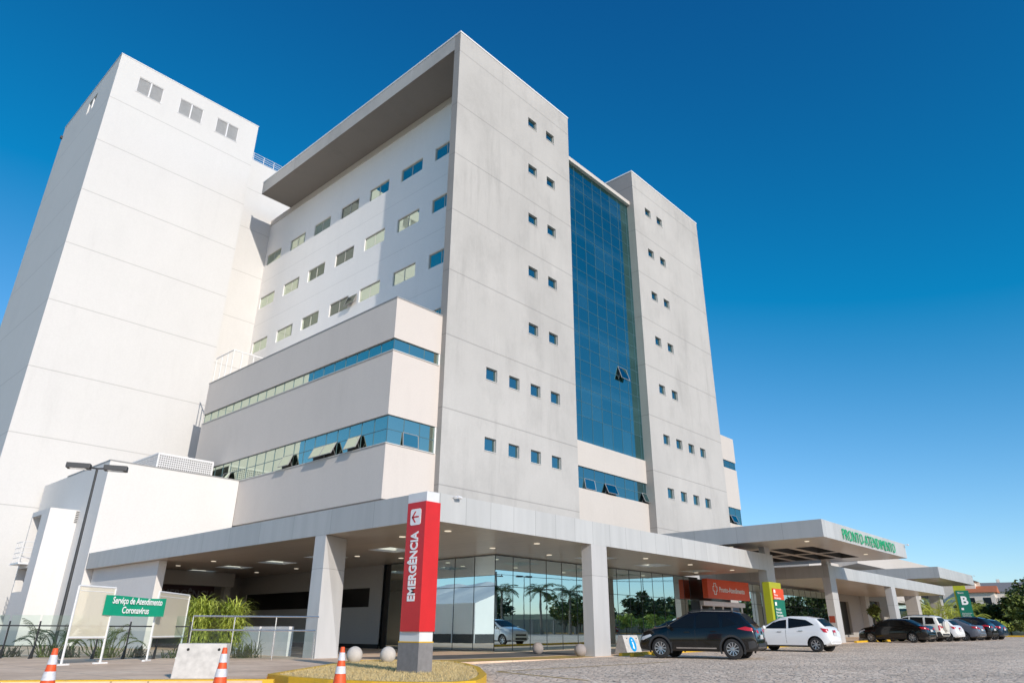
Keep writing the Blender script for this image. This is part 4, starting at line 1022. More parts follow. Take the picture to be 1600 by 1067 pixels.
def furniture():
    cone((3.76, 12.5, lotz(3)), 'leftmost traffic cone, half hidden by the left frame edge of the pavement')
    cone((5.93, 11.66, lotz(5)), 'middle traffic cone right beside the white concrete barrier')
    cone((7.85, 11.2, lotz(7)), 'traffic cone standing in front of the yellow island kerb')
    wedge_block('concrete_barrier', 'white concrete barrier with sloping sides on the pavement', 6.8, 15.2, R(-41), .92, .62, .62, .3, 'block_concrete', .012)
    for i, (x, y, m_, lb) in enumerate(((13.6, 18.78, 'ball_white', 'white concrete ball bollard half behind the cone'), (14.4, 18.22, 'ball_white', 'white concrete ball bollard next to the red pylon base'),
                             (24.69-.5, 20.7, 'ball_shaded', 'shaded grey ball bollard farther left of the square column'), (23.35, 17.85, 'ball_shaded', 'shaded grey ball bollard touching the left side of the square column'))):
        mb = MB(); r = .235; mb.lathe([(r*math.sin(math.pi*k/16) if 0 < k < 16 else 0, r-r*math.cos(math.pi*k/16)) for k in range(17)], 24)
        z = pavz(x)
        t = thing('ball_bollard', lb, 'bollard', (x, y, z-.02), 0, 'concrete ball bollards along the drop-off')
        mb.build('ball', m_, t, smooth=True, local=True)
    for (x, y, lb) in ((26.3, 18.0, 'concrete wedge block with a blue oval emblem beside the square column'), (56.2, 17.9, 'distant concrete wedge with a blue oval emblem near the black sedan')):
        t = wedge_block('sign_block', lb, x, y, R(-8), .92, .72, .74, .24, 'block_concrete', pavz(x), cat='sign block')
        nrm = Vector((0, -.72, .25)).normalized(); up = Vector((0, .25, .72)).normalized(); c = Vector((.47, -.245, .37))
        pts = [c+nrm*.006+Vector((1, 0, 0))*.19*math.cos(a)+up*.29*math.sin(a) for a in [2*math.pi*k/24 for k in range(24)]]
        m = MB(); m.ext(pts, nrm*.006); m.build('blue_oval', 'sign_blue', t, local=True)
        f = lambda u, v: c+nrm*.014+Vector((1, 0, 0))*u+up*v
        m = MB(); m.ext([f(-.05, -.16), f(.04, -.2), f(.055, .0), f(.03, .1), f(-.04, .08), f(-.02, -.04)], nrm*.003); m.ext([f(-.04, .15), f(.0, .12), f(.03, .18), f(-.015, .21)], nrm*.003); m.build('emblem', 'letter_white', t, local=True)
    for x, y in ((24.6, 16.35), (26.1, 16.35)):
        m = MB(); m.ext([(x, y-.1, 0), (x, y+.1, 0), (x, y+.06, .13), (x, y-.06, .13)], (.75, 0, 0)); m.v = [(a, b, c+lotz(a)) for a, b, c in m.v]
        tag(m.build('wheel_stop', 'yellow_paint', bevel=.015), 'yellow concrete wheel stop in front of the black SUV', 'wheel stop', 'yellow wheel stops')
    for x in (55.5, 63.5, 67.5):
        m = MB(); m.ext([(x, 16.3, 0), (x, 16.5, 0), (x, 16.46, .13), (x, 16.34, .13)], (1.4, 0, 0)); m.v = [(a, b, c+lotz(a)) for a, b, c in m.v]
        tag(m.build('wheel_stop', 'yellow_paint', bevel=.015), 'yellow concrete wheel stop under the row of parked cars at right', 'wheel stop', 'yellow wheel stops')
    # lamp post
    def lamp(loc, h, label, az, group=None):
        t = thing('street_lamp', label, 'street lamp', loc, az, group)
        m = MB(); m.tube([(0, 0, 0), (0, 0, h*.5), (0, 0, h)], [.065, .055, .045], 10); m.lathe([(.14, 0), (.14, .03), (.07, .08)], 10); m.build('pole', 'dark_metal', t, local=True, smooth=False)
        for s in (1, -1):
            m = MB(); m.tube([(0, 0, h-.03), (s*.35, 0, h+.0)], .035, 6); a = m.build('arm', 'dark_metal', t, local=True)
            m = MB(); m.ext([(s*.25, -.24, h-.08), (s*.25, .24, h-.08), (s*.25, .20, h+.13), (s*.25, -.20, h+.13)], (s*.88, 0, 0)); hd = m.build('lamp_head', 'dark_metal', t, local=True, bevel=.02)
            m = MB(); m.box(min(s*.4, s*1.0), max(s*.4, s*1.0), -.19, .19, h-.088, h-.081); m.build('lens', 'lamp_clear', hd, local=True)
        return t
    L = lamp((9.72, 32.6, 0), 7.1, 'tall black lamp post with twin heads at the left of the pavement', R(-28))
    for i, (x, y) in enumerate(((66, -24), (74, -19), (80, -12), (86, -8), (60, -28))):
        d = dup(L, (x, y, lotz(x)), R(20*i), 'black twin head lamp post across the lot, mirrored in the lobby glass'); d['group'] = 'lamp posts mirrored in the lobby glass'
    def cctv(loc, ang, label):
        t = thing('security_camera', label, 'camera', loc, ang); t.scale = (.7, .7, .7)
        m = MB(); m.tube([(0, 0, 0), (0, -.18, .03), (.05, -.25, .0)], .025, 6); m.build('bracket', 'white_metal', t, local=True)
        m = MB(); m.lathe([(.0, -.02), (.07, -.02), (.075, .3), (.05, .32), (0, .32)], 12, 0, 'x', (.02, -.27, .0)); m.build('housing', 'white_metal', t, local=True, smooth=False)
        m = MB(); m.lathe([(0, .0), (.055, .0), (.055, .012), (0, .012)], 12, 0, 'x', (.335, -.27, 0)); m.build('lens', 'black', t, local=True)
    cctv((16.05, 17.45, 5.0), R(15), 'white security camera on the canopy corner beside the red pylon')
    cctv((52.3, 13.05, 6.25), R(0), 'small security camera at the right end of the raised canopy')
    cctv((94.3, 17.35, 6.85), R(0), 'tiny security camera on the end of the farthest canopy')
emergency_pylon(); direction_pylon(); block_pylon(); boards(); railing(); furniture()

# ------------------------------------------------------------------ cars
def lerp_pts(pts, x):
    if x <= pts[0][0]: return pts[0][1]
    for (a, b), (c, d) in zip(pts[:-1], pts[1:]):
        if x <= c: return b+(d-b)*(x-a)/(c-a) if c > a else d
    return pts[-1][1]
def smooth_pts(pts, x, w=.07):
    return sum(lerp_pts(pts, x+w*k) for k in (-1, -.5, 0, .5, 1))/5
CAR = {
 'suv': dict(W=1.76, wb=2.61, ro=.84, fo=.84, r=.335, zb=.24, top=[(-2.15, .55), (-2.13, .78), (-2.07, 1.02), (-1.95, 1.12), (-1.62, 1.50), (-1.3, 1.575), (-.3, 1.595), (.25, 1.55), (1.08, 1.10), (1.7, .99), (2.0, .88), (2.1, .72), (2.15, .55)],
   belt=[(-2.1, 1.02), (-.6, .99), (.9, .95), (2.1, .88)], win=[(-1.50, 1.14, -1.42, 1.20, -1.02, 1.47, -1.0, 1.03), (-.92, 1.03, -.90, 1.49, -.06, 1.51, -.06, 1.0), (.03, 1.0, .03, 1.51, .30, 1.47, .92, 1.02)], rails=True, clad=.42, spokes=10, rearglass=(-1.93, -1.64), wind=(.30, 1.05)),
 'hatch': dict(W=1.70, wb=2.53, ro=.62, fo=.80, r=.30, zb=.2, top=[(-1.90, .5), (-1.88, .70), (-1.82, .93), (-1.68, 1.04), (-1.38, 1.37), (-.9, 1.455), (-.2, 1.475), (.3, 1.42), (1.1, 1.02), (1.7, .90), (1.98, .76), (2.06, .5)],
   belt=[(-1.85, .98), (-.6, .94), (.9, .88), (2.1, .8)], win=[(-1.30, 1.09, -.95, 1.30, -.14, 1.39, -.14, .955), (-.05, .95, -.05, 1.39, .32, 1.36, .98, .95)], rails=False, clad=0, spokes=7, rearglass=(-1.70, -1.40), wind=(.33, 1.08)),
 'sedan': dict(W=1.74, wb=2.65, ro=.95, fo=.85, r=.31, zb=.2, top=[(-2.27, .55), (-2.25, .78), (-2.18, 1.0), (-1.75, 1.05), (-1.0, 1.41), (-.5, 1.455), (.1, 1.45), (.45, 1.39), (1.15, 1.02), (1.8, .88), (2.1, .74), (2.17, .5)],
   belt=[(-2.2, .98), (-.6, .95), (.9, .9), (2.1, .8)], win=[(-1.12, 1.02, -.90, 1.30, -.04, 1.38, -.04, .97), (.05, .97, .07, 1.38, .42, 1.34, 1.0, .97)], rails=False, clad=0, spokes=8, rearglass=(-1.68, -1.04), wind=(.46, 1.12)),
 'boxy': dict(W=1.76, wb=2.52, ro=.75, fo=.85, r=.33, zb=.25, top=[(-2.0, .55), (-1.99, .95), (-1.94, 1.1), (-1.80, 1.58), (-1.5, 1.66), (-.3, 1.68), (.3, 1.62), (1.05, 1.12), (1.75, 1.0), (2.05, .82), (2.1, .55)],
   belt=[(-2.0, 1.08), (-.6, 1.05), (.9, 1.0), (2.1, .88)], win=[(-1.72, 1.12, -1.62, 1.5, -1.12, 1.54, -1.12, 1.1), (-.98, 1.08, -.98, 1.55, -.15, 1.57, -.15, 1.05), (-.05, 1.05, -.05, 1.57, .32, 1.53, .92, 1.05)], rails=True, clad=.40, spokes=6, rearglass=(-1.93, -1.82), wind=(.33, 1.02), spare=True),
}
WHEELS = {}
def car_ring(S, x):
    xr, xf = -S['wb']/2-S['ro'], S['wb']/2+S['fo']
    zt = smooth_pts(S['top'], x, .035); W = S['W']/2
    fr = max(0, (x-(xf-.75))/.75); re = max(0, ((xr+.5)-x)/.5)
    w = W*(1-.22*fr**2.4)*(1-.12*re**2.6)
    zb = S['zb']+.06*fr**2+.12*re**2
    belt = min(lerp_pts(S['belt'], x), zt-.035); h = zt-belt; wb_ = .955*w
    yr = max(.2, wb_-.33*max(0, h-.10))-min(.14, .5*h)
    ztop = zt-.02*min(1, h/.3)
    r = [(0, zb), (.82*w, zb), (.96*w, zb+.07), (w, zb+.42*(belt-zb)), (.992*w, zb+.72*(belt-zb)), (wb_, belt)]
    z1 = zt-.085 if h > .25 else belt+h*.5
    yside = lambda z: wb_-.33*(z-belt)
    if h > .25: r += [(yside(belt+(z1-belt)*.5), belt+(z1-belt)*.5), (yside(z1), z1), (yside(z1)-.07, zt-.025), (yside(z1)*.55, zt+.0), (0, zt+.008)]
    else: r += [(wb_-.015, belt+h*.3), (wb_-.05, belt+h*.65), (wb_-.12, belt+h*.92), (wb_*.55, zt+.012), (0, zt+.02)]
    return r
def side_y(S, x, z):
    r = car_ring(S, x)[1:]
    for (ya, za), (yb, zb) in zip(r[:-1], r[1:]):
        if za <= z <= zb and zb > za: return ya+(yb-ya)*(z-za)/(zb-za)
    return r[-3][0]
def top_z(S, x, y):
    r = car_ring(S, x)[::-1]; y = abs(y)
    for (ya, za), (yb, zb) in zip(r[:-1], r[1:]):
        if ya <= y <= yb and yb > ya: return za+(zb-za)*(y-ya)/(yb-ya)
    return r[6][1]
def side_patch(S, poly, sgn, off=.006, nx=12, nz=4):
    """surface patch for a polygon in (x,z) on the flank"""
    xs = [p[0] for p in poly]; x0, x1 = min(xs), max(xs); m = MB(); rows = []
    for i in range(nx+1):
        x = x0+(x1-x0)*(i/nx*.998+.001); zs = []
        for (ax, az), (bx, bz) in zip(poly, poly[1:]+poly[:1]):
            if (ax-x)*(bx-x) <= 0 and ax != bx: zs.append(az+(bz-az)*(x-ax)/(bx-ax))
        lo, hi = min(zs), max(zs)
        rows.append([(x, sgn*(side_y(S, x, lo+(hi-lo)*k/nz)+off), lo+(hi-lo)*k/nz) for k in range(nz+1)])
    v = [p for r in rows for p in r]; n = nz+1
    m.add(v, [((i*n+k), (i*n+k+1), (i+1)*n+k+1, (i+1)*n+k) if sgn > 0 else ((i*n+k), (i+1)*n+k, (i+1)*n+k+1, (i*n+k+1)) for i in range(nx) for k in range(nz)])
    return m
def top_patch(S, x0, x1, yf, off=(.0, .008), nx=8, ny=10, ysplit=None):
    m = MB(); v = []
    for i in range(nx+1):
        x = x0+(x1-x0)*i/nx; y0, y1 = ysplit if ysplit else (-yf(x), yf(x))
        for k in range(ny+1):
            y = y0+(y1-y0)*k/ny; v.append((x+off[0], y, top_z(S, x, y)+off[1]))
    n = ny+1; m.add(v, [(i*n+k, (i+1)*n+k, (i+1)*n+k+1, i*n+k+1) for i in range(nx) for k in range(ny)]); return m
def wheel_meshes(r, spokes):
    key = (r, spokes)
    if key in WHEELS: return WHEELS[key]
    w = .2; m = MB()
    prof = [(r*.62, -w/2+.01), (r*.72, -w/2), (r*.93, -w/2+.012), (r, -w/2+.04), (r, w/2-.04), (r*.93, w/2-.012), (r*.72, w/2), (r*.62, w/2-.01)]
    m.lathe(prof, 36, 0, 'y'); m.f = m.f[:-2]; m.m = m.m[:-2]
    m.lathe([(0, w/2-.07), (r*.63, w/2-.05)], 36, 1, 'y'); m.lathe([(0, -w/2+.05), (r*.63, -w/2+.04)], 36, 1, 'y')
    o = m.build('wheel', ['tyre', 'wheel_dark'], smooth=False); me = o.data; bpy.data.objects.remove(o)
    m = MB(); R0 = r*.64
    m.lathe([(R0*.94, w/2-.035), (R0*.96, w/2-.004), (R0, w/2-.004), (R0, w/2-.02)], 36, 0, 'y'); m.f = m.f[:-2]; m.m = m.m[:-2]
    for k in range(spokes):
        a = 2*math.pi*k/spokes; c, s = math.cos(a), math.sin(a); hw0, hw1 = .014, min(.05, R0*2.2/spokes)*.42
        P = lambda rr, q, y: (rr*c-q*s, y, rr*s+q*c)
        m.add([P(.03, -hw0, w/2-.03), P(.03, hw0, w/2-.03), P(R0*.96, hw1, w/2-.012), P(R0*.96, -hw1, w/2-.012), P(.03, -hw0, w/2-.06), P(.03, hw0, w/2-.06), P(R0*.96, hw1, w/2-.05), P(R0*.96, -hw1, w/2-.05)], [(3, 2, 1, 0), (0, 1, 5, 4), (1, 2, 6, 5), (2, 3, 7, 6), (3, 0, 4, 7)])
    m.lathe([(0, w/2-.014), (.05, w/2-.02), (.055, w/2-.05)], 14, 0, 'y'); m.f = m.f[:-1]; m.m = m.m[:-1]
    o = m.build('rim', 'alloy'); mr = o.data; bpy.data.objects.remove(o)
    WHEELS[key] = (me, mr); return me, mr
def car(kind, paint, rear_wheel_left, heading, label, group='cars parked along the kerb', z=None, plate=True, rim='alloy'):
    """rear_wheel_left: ground point of the left rear wheel; heading: direction the nose points to"""
    S = CAR[kind]; u = Vector((*heading, 0)).normalized(); left = Vector((-u.y, u.x, 0)); tr = S['W']/2-.1
    p = Vector((*rear_wheel_left, 0)) + u*(S['wb']/2) - left*tr
    zr, zf = lotz(rear_wheel_left[0]), lotz((Vector((*rear_wheel_left, 0))+u*S['wb'])[0])
    t = thing('parked_car', label, 'car', (p.x, p.y, (zr+zf)/2+.004), math.atan2(u.y, u.x), group)
    xr, xf = -S['wb']/2-S['ro'], S['wb']/2+S['fo']
    xs = [xr, xr+.015, xr+.04, xr+.08, xr+.13, xr+.2, xr+.28, xr+.36]; x = xr+.44
    while x < xf-.3: xs.append(x); x += .08
    xs += [xf-.28, xf-.2, xf-.13, xf-.08, xf-.04, xf-.015, xf]
    m = MB(); rings = [car_ring(S, x) for x in xs]; n = len(rings[0]); N = 2*(n-1)
    for x, r in zip(xs, rings):
        loop = [(x, -y, z) for y, z in r] + [(x, y, z) for y, z in r[-2:0:-1]]
        m.v += loop
    for i in range(len(xs)-1):
        for k in range(N):
            m.f.append((i*N+k, i*N+(k+1) % N, (i+1)*N+(k+1) % N, (i+1)*N+k)); m.m.append(0)
    m.f += [tuple(range(N)), tuple(range((len(xs)-1)*N, len(xs)*N))[::-1]]; m.m += [0, 0]
    body = m.build('body', [paint, 'cladding', 'black'], t, local=True, merge=True)
    # wheel arches
    cm = MB(); rw = S['r']
    for cx in (-S['wb']/2, S['wb']/2):
        for s in (1, -1): cm.lathe([(rw+.055, .5), (rw+.055, 1.3)], 32, 0, 'y', (cx, 0, rw)) if s > 0 else cm.lathe([(rw+.055, -1.3), (rw+.055, -.5)], 32, 0, 'y', (cx, 0, rw))
    cut = cm.build('cutter', 'black', merge=True)
    body.parent = None
    mod = body.modifiers.new('b', 'BOOLEAN'); mod.operation = 'DIFFERENCE'; mod.object = cut; mod.solver = 'EXACT'
    bpy.context.view_layer.update()
    me = bpy.data.meshes.new_from_object(body.evaluated_get(bpy.context.evaluated_depsgraph_get())); body.modifiers.clear(); body.data = me; bpy.data.objects.remove(cut)
    body.parent = t
    for k in range(3-len(me.materials)): me.materials.append(MATS['black'])
    for p_ in me.polygons:
        c = p_.center
        w = False
        for cx in (-S['wb']/2, S['wb']/2):
            d = math.hypot(c.x-cx, c.z-rw)
            if d < rw+.06 and abs(c.y) < S['W']/2*.985 and (abs(p_.normal.y) > .9 and abs(c.y) < .55 or abs(p_.normal.y) < .3): w = True
        if w: p_.material_index = 2
        elif c.z < (S['clad'] or .27) or (S['clad'] and c.x < xr+.3 and c.z < .52): p_.material_index = 1
        else: p_.material_index = 0
        p_.use_smooth = not w
    try: me.set_sharp_from_angle(angle=R(38))
    except Exception: pass
    # glass
    for sgn in (1, -1):
        for wq in S['win']:
            poly = [(wq[i], wq[i+1]) for i in (0, 2, 4, 6)]
            side_patch(S, poly, sgn).build('side_window', 'car_glass', t, local=True, smooth=True)
        # door gaps and handles
        m = MB()
        for xg in (-.0 if kind != 'suv' else -.02, S['win'][-1][6]+.06):
            q = side_patch(S, [(xg-.006, S['zb']+.14), (xg-.006, lerp_pts(S['belt'], xg)-.02), (xg+.006, lerp_pts(S['belt'], xg)-.02), (xg+.006, S['zb']+.14)], sgn, .002, 1, 8); m.add(q.v, q.f)
        m.build('door_gap', 'black', t, local=True)
        for xh in (-.78, .18):
            zz = lerp_pts(S['belt'], xh)-.11; y = side_y(S, xh, zz)
            m = MB(); m.box(xh-.0, xh+.2, sgn*(y+.018)-.012, sgn*(y+.018)+.012, zz, zz+.03); m.build('door_handle', paint if kind != 'hatch' else 'chrome', t, local=True, bevel=.006)
        xm = S['wind'][1]-.16; zz = lerp_pts(S['belt'], xm)+.06; y = side_y(S, xm, zz-.05)
        m = MB(); mm = [(r_*.12, h_) for r_, h_ in ((.0, -.1), (.6, -.09), (1, -.03), (1, .05), (.7, .09), (0, .1))]
        m.lathe(mm, 12, 0, 'y', (0, 0, 0)); m.v = [(a*.55+xm, b+sgn*(y+.14), c*.75+zz+.05) for a, b, c in m.v]
        m.tube([(xm, sgn*(y-.02), zz-.02), (xm, sgn*(y+.1), zz+.02)], .025, 6); m.build('mirror', paint, t, local=True, smooth=True)
        # lamps
        zt_ = {'suv': .98, 'hatch': .90, 'sedan': .90, 'boxy': 1.0}[kind]
        poly = {'suv': [(xr+.04, .90), (xr+.06, 1.00), (xr+.34, 1.06), (xr+.62, .99), (xr+.34, .93)], 'hatch': [(xr+.03, .78), (xr+.06, .93), (xr+.33, .97), (xr+.20, .80)], 'sedan': [(xr+.02, .80), (xr+.04, .95), (xr+.42, .94), (xr+.28, .82)], 'boxy': [(xr+.03, .72), (xr+.03, 1.04), (xr+.12, 1.04), (xr+.12, .72)]}[kind]
        side_patch(S, poly, sgn, .012, 8, 3).build('tail_light', 'tail_red', t, local=True, smooth=True)
        x0_ = xr+.035
        y0_ = side_y(S, xr+.03, zt_-.1)
        m = MB(); 
        for k in range(6):
            ya, yb = y0_-.26*k/6, y0_-.26*(k+1)/6
            m.quad((xr-.012, sgn*ya, zt_-.14), (xr-.012, sgn*yb, zt_-.11), (xr+.03, sgn*yb, zt_-.02), (xr+.03, sgn*ya, zt_-.0))
        m.build('tail_light_inner', 'tail_red', t, local=True)
        side_patch(S, [(xf-.55, .74), (xf-.5, .80), (xf-.1, .70), (xf-.08, .60), (xf-.2, .60)], sgn, .012, 8, 3).build('headlight', 'lamp_clear', t, local=True, smooth=True)
        if S['clad']:
            for cx in (-S['wb']/2, S['wb']/2):
                m = MB(); v = []; K = 20
                for k in range(K+1):
                    a = math.pi*(-.12+1.24*k/K)
                    for rr in (rw+.052, rw+.12):
                        x = cx+rr*math.cos(a); z_ = rw+rr*math.sin(a); v.append((x, sgn*(side_y(S, x, max(z_, S['zb']+.05))+.012), z_))
                m.add(v, [(2*k, 2*k+1, 2*k+3, 2*k+2) for k in range(K)]); m.build('wheel_arch_trim', 'cladding', t, local=True, smooth=True)
            m = side_patch(S, [(-.75, .33), (-.75, .37), (.7, .37), (.7, .33)], sgn, .02, 6, 1); m.build('side_trim', 'chrome', t, local=True)
        if S['rails']:
            m = MB(); pts = [(xx, sgn*(car_ring(S, xx)[8][0]+.01), top_z(S, xx, car_ring(S, xx)[8][0])+.05 if 0 < i < 5 else top_z(S, xx, car_ring(S, xx)[8][0])+.0) for i, xx in enumerate((-1.4, -1.25, -.8, -.3, .1, .25))]
            m.tube(pts, .02, 6); m.build('roof_rail', 'cladding', t, local=True, smooth=True)
    g0, g1 = S['rearglass']; yfr = lambda x: car_ring(S, x)[8][0]-.02 if kind != 'boxy' else .6
    top_patch(S, g0, g1, lambda x: min(.62, car_ring(S, x)[7][0]-.06), (-.008, .006)).build('rear_window', 'car_glass', t, local=True, smooth=True)
    w0, w1 = S['wind']; top_patch(S, w0, w1, lambda x: min(.70, car_ring(S, x)[7][0]-.07), (.006, .007)).build('windshield', 'car_glass', t, local=True, smooth=True)
    m = MB(); m.box(xr-.025, xr-.005, -.2, .2, .66, .79); m.build('licence_plate', 'plate', t, local=True)
    m = MB(); m.box(xr-.03, xr+.12, -.62, .62, .40, .52); m.build('bumper', 'cladding' if S['clad'] else paint, t, local=True, bevel=.03)
    m = MB(); m.box(xf-.03, xf+.012, -.45, .45, .52, .62); m.box(xf-.05, xf+.008, -.5, .5, .3, .42); m.build('grille', 'cladding', t, local=True, bevel=.01)
    if S.get('spare'):
        m = MB(); m.lathe([(0, -.2), (.3, -.2), (.33, -.15), (.33, -.02), (0, -.02)], 28, 0, 'x', (xr, 0, .98)); m.build('spare_wheel_cover', paint, t, local=True)
    wm, rm = wheel_meshes(S['r'], S['spokes'])
    for cx in (-S['wb']/2, S['wb']/2):
        for s in (1, -1):
            o = bpy.data.objects.new('wheel', wm); col.objects.link(o); o.parent = t; o.location = (cx, s*(S['W']/2-.125), rw)
            o.rotation_euler = (0, random.uniform(0, 1), 0 if s > 0 else math.pi)
            q = bpy.data.objects.new('rim', rm); col.objects.link(q); q.parent = o
    return t
def cars():
    car('suv', 'paint_black', (24.85, 12.3), (-.22, .97), 'shiny black SUV with dark cladding and roof rails, nearest parked car')
    car('hatch', 'paint_white', (33.6, 12.7), (-.02, 1), 'clean white hatchback with black wheels parked right of the black SUV')
    car('sedan', 'paint_black', (54.0, 14.1), (.10, 1), 'black sedan parked nose in at the near end of the right hand row')
    car('boxy', 'paint_cream', (56.9, 13.75), (.10, 1), 'cream SUV with a spare wheel on its tailgate behind the black sedan')
    car('hatch', 'paint_white', (59.0, 13.15), (.10, 1), 'white hatchback between the cream SUV and the grey sedan')
    car('sedan', 'paint_grey', (61.8, 12.7), (.10, 1), 'slate grey sedan parked right of a white hatchback in the row')
    car('suv', 'paint_dark', (64.6, 12.3), (.10, 1), 'very dark SUV partly hidden behind the grey sedan')
    car('hatch', 'paint_navy', (67.4, 11.9), (.10, 1), 'dark navy hatchback at the far right end of the row')
    car('suv', 'paint_red', (76, -9), (.9, .4), 'red SUV across the lot, seen only as a reflection in the lobby glass', 'cars across the parking lot')
cars()

# ------------------------------------------------------------------ vegetation
def leaf_cloud(mb, center, rad, n, size, seed, flat=.9, clumps=14):
    rnd = random.Random(seed); C_ = Vector(center); cl = []
    for k in range(clumps):
        d = Vector((rnd.gauss(0, 1), rnd.gauss(0, 1), rnd.gauss(0, 1)*.9)).normalized()*rnd.uniform(.35, 1.0)
        cl.append((C_+Vector((d.x*rad[0], d.y*rad[1], d.z*rad[2])), rnd.uniform(.28, .5)))
    for i in range(n):
        c, s = cl[rnd.randrange(clumps)]
        d = Vector((rnd.gauss(0, 1), rnd.gauss(0, 1), rnd.gauss(0, 1))).normalized()*(rnd.random()**.4)
        p = c+Vector((d.x*rad[0]*s, d.y*rad[1]*s, d.z*rad[2]*s))
        a = Vector((rnd.gauss(0, 1), rnd.gauss(0, 1), rnd.gauss(0, .6))).normalized(); b = a.cross(Vector((rnd.gauss(0, 1), rnd.gauss(0, 1), rnd.gauss(0, 1)))).normalized()
        q = size*rnd.uniform(.6, 1.3)
        mb.add([p-a*q, p+b*q*.45, p+a*q, p-b*q*.45], [(0, 1, 2, 3)])
def tree(label, loc, h, w, mat, seed, group, n=2600, size=.22, name='tree'):
    t = thing(name, label, 'tree', loc, 0, group); rnd = random.Random(seed)
    m = MB(); top = Vector((rnd.uniform(-.2, .2), rnd.uniform(-.2, .2), h*.55))
    m.tube([(0, 0, -.2), (top.x*.4, top.y*.3, h*.28), top], [h*.03, h*.024, h*.014], 8)
    for k in range(6):
        a = k*1.05+rnd.random(); st = Vector((top.x*.5, top.y*.5, h*(.3+.04*k)))
        m.tube([st, st+Vector((math.cos(a)*w*.2, math.sin(a)*w*.2, h*.14)), st+Vector((math.cos(a)*w*.36, math.sin(a)*w*.36, h*.3))], [h*.014, h*.01, h*.004], 6)
    m.build('trunk', 'bark', t, local=True)
    m = MB(); leaf_cloud(m, (0, 0, h*.62), (w*.5, w*.5, h*.36), n, size, seed, clumps=22); m.build('crown', mat, t, local=True)
    return t
def frond(mb, base, az, el, L, droop, nleaf, lw, seed, ll=.35, along=.7, side_=.75):
    rnd = random.Random(seed); p = Vector(base); pts = [p.copy()]; e = el
    for k in range(9):
        d = Vector((math.cos(az)*math.cos(e), math.sin(az)*math.cos(e), math.sin(e))); p = p+d*L/9; pts.append(p.copy()); e -= droop/9
    mb.tube(pts, [.018*L*(1-.1*i) for i in range(10)], 4)
    side = Vector((-math.sin(az), math.cos(az), 0))
    for k in range(nleaf):
        f = .12+.88*k/nleaf; i = min(8, int(f*9)); q = pts[i].lerp(pts[i+1], f*9-i); tdir = (pts[i+1]-pts[i]).normalized()
        l = ll*L*(math.sin(math.pi*min(1, f*.9+.12))**.6)*rnd.uniform(.85, 1.1)
        for s in (1, -1):
            dv = (side*s*side_+tdir*along+Vector((0, 0, rnd.uniform(-.45, .05)))).normalized(); up = Vector((0, 0, 1))*lw
            tip = q+dv*l+Vector((0, 0, -.18*l)); mid = q+dv*l*.5
            wv = tdir*lw
            mb.add([q-wv*.4, mid-wv, tip, mid+wv], [(0, 1, 2, 3)])
def palm(label, loc, h, seed, group=None, L=2.6, name='palm_tree', mat='leaf_palm', nf=18):
    t = thing(name, label, 'palm tree', loc, 0, group); rnd = random.Random(seed)
    m = MB(); bx = rnd.uniform(-.3, .3); pts = [(bx*math.sin(k/6*1.5), 0, h*k/6) for k in range(7)]; m.tube(pts, [.2, .16, .15, .14, .13, .13, .15], 10); m.build('trunk', 'palm_bark', t, local=True)
    m = MB(); top = pts[-1]
    for k in range(nf): frond(m, top, k*2.4+rnd.random()*.4, rnd.uniform(.1, 1.25), L*rnd.uniform(.85, 1.1), rnd.uniform(1.1, 2.0), 26, .035, seed*50+k)
    m.build('crown', mat, t, local=True); return t
def clump_palm(label, loc, h, seed, mat='leaf_lime', nf=22, name='areca_palm', spread=.55, cat='plant', group=None, up=1.0):
    t = thing(name, label, cat, loc, 0, group); rnd = random.Random(seed); m = MB(); st = MB()
    for k in range(nf):
        a = rnd.uniform(0, 6.28); r = rnd.random()*spread*.4; b = (math.cos(a)*r, math.sin(a)*r, 0); hh = h*rnd.uniform(.12, .5)*up
        tp = (b[0]*1.5, b[1]*1.5, hh); st.tube([b, tp], .015, 5)
        frond(m, tp, a+rnd.gauss(0, .6), rnd.uniform(1.15, 1.55), h*rnd.uniform(.5, .72), rnd.uniform(1.0, 2.6), 24, .012, seed*77+k, .30, 1.25, .5)
    st.build('stem', 'leaf_mid', t, local=True); m.build('foliage', mat, t, local=True); return t
def fountain(label, loc, h, r, seed, mat, n=520, group=None):
    t = thing('areca_palm', label, 'plant', loc, 0, group); rnd = random.Random(seed); m = MB(); st = MB()
    for k in range(9):
        a = rnd.uniform(0, 6.28); q = rnd.random()*r*.35; b = Vector((math.cos(a)*q, math.sin(a)*q, 0)); st.tube([b, b*1.6+Vector((0, 0, h*rnd.uniform(.4, .65)))], .018, 5)
    for k in range(n):
        a = rnd.uniform(0, 6.28); q = r*.55*rnd.random()**.6; z = h*rnd.uniform(.12, .72); L = r*rnd.uniform(.7, 1.15); e = rnd.uniform(.55, 1.5)
        p = Vector((math.cos(a)*q, math.sin(a)*q, z)); b = a+rnd.gauss(0, .7); d = Vector((math.cos(b), math.sin(b), 0)); s = Vector((-d.y, d.x, 0)); pts = []; w = .019
        for i in range(5):
            pts.append(p.copy()); ee = e-2.1*i/4; p = p+(d*math.cos(ee)+Vector((0, 0, math.sin(ee))))*L/4
        v = []
        for i, q_ in enumerate(pts):
            ww = w*(1, 1.15, .9, .55, .08)[i]; v += [q_-s*ww, q_+s*ww]
        m.add(v, [(2*i, 2*i+1, 2*i+3, 2*i+2) for i in range(4)])
    st.build('stem', 'leaf_mid', t, local=True); m.build('foliage', mat, t, local=True); return t
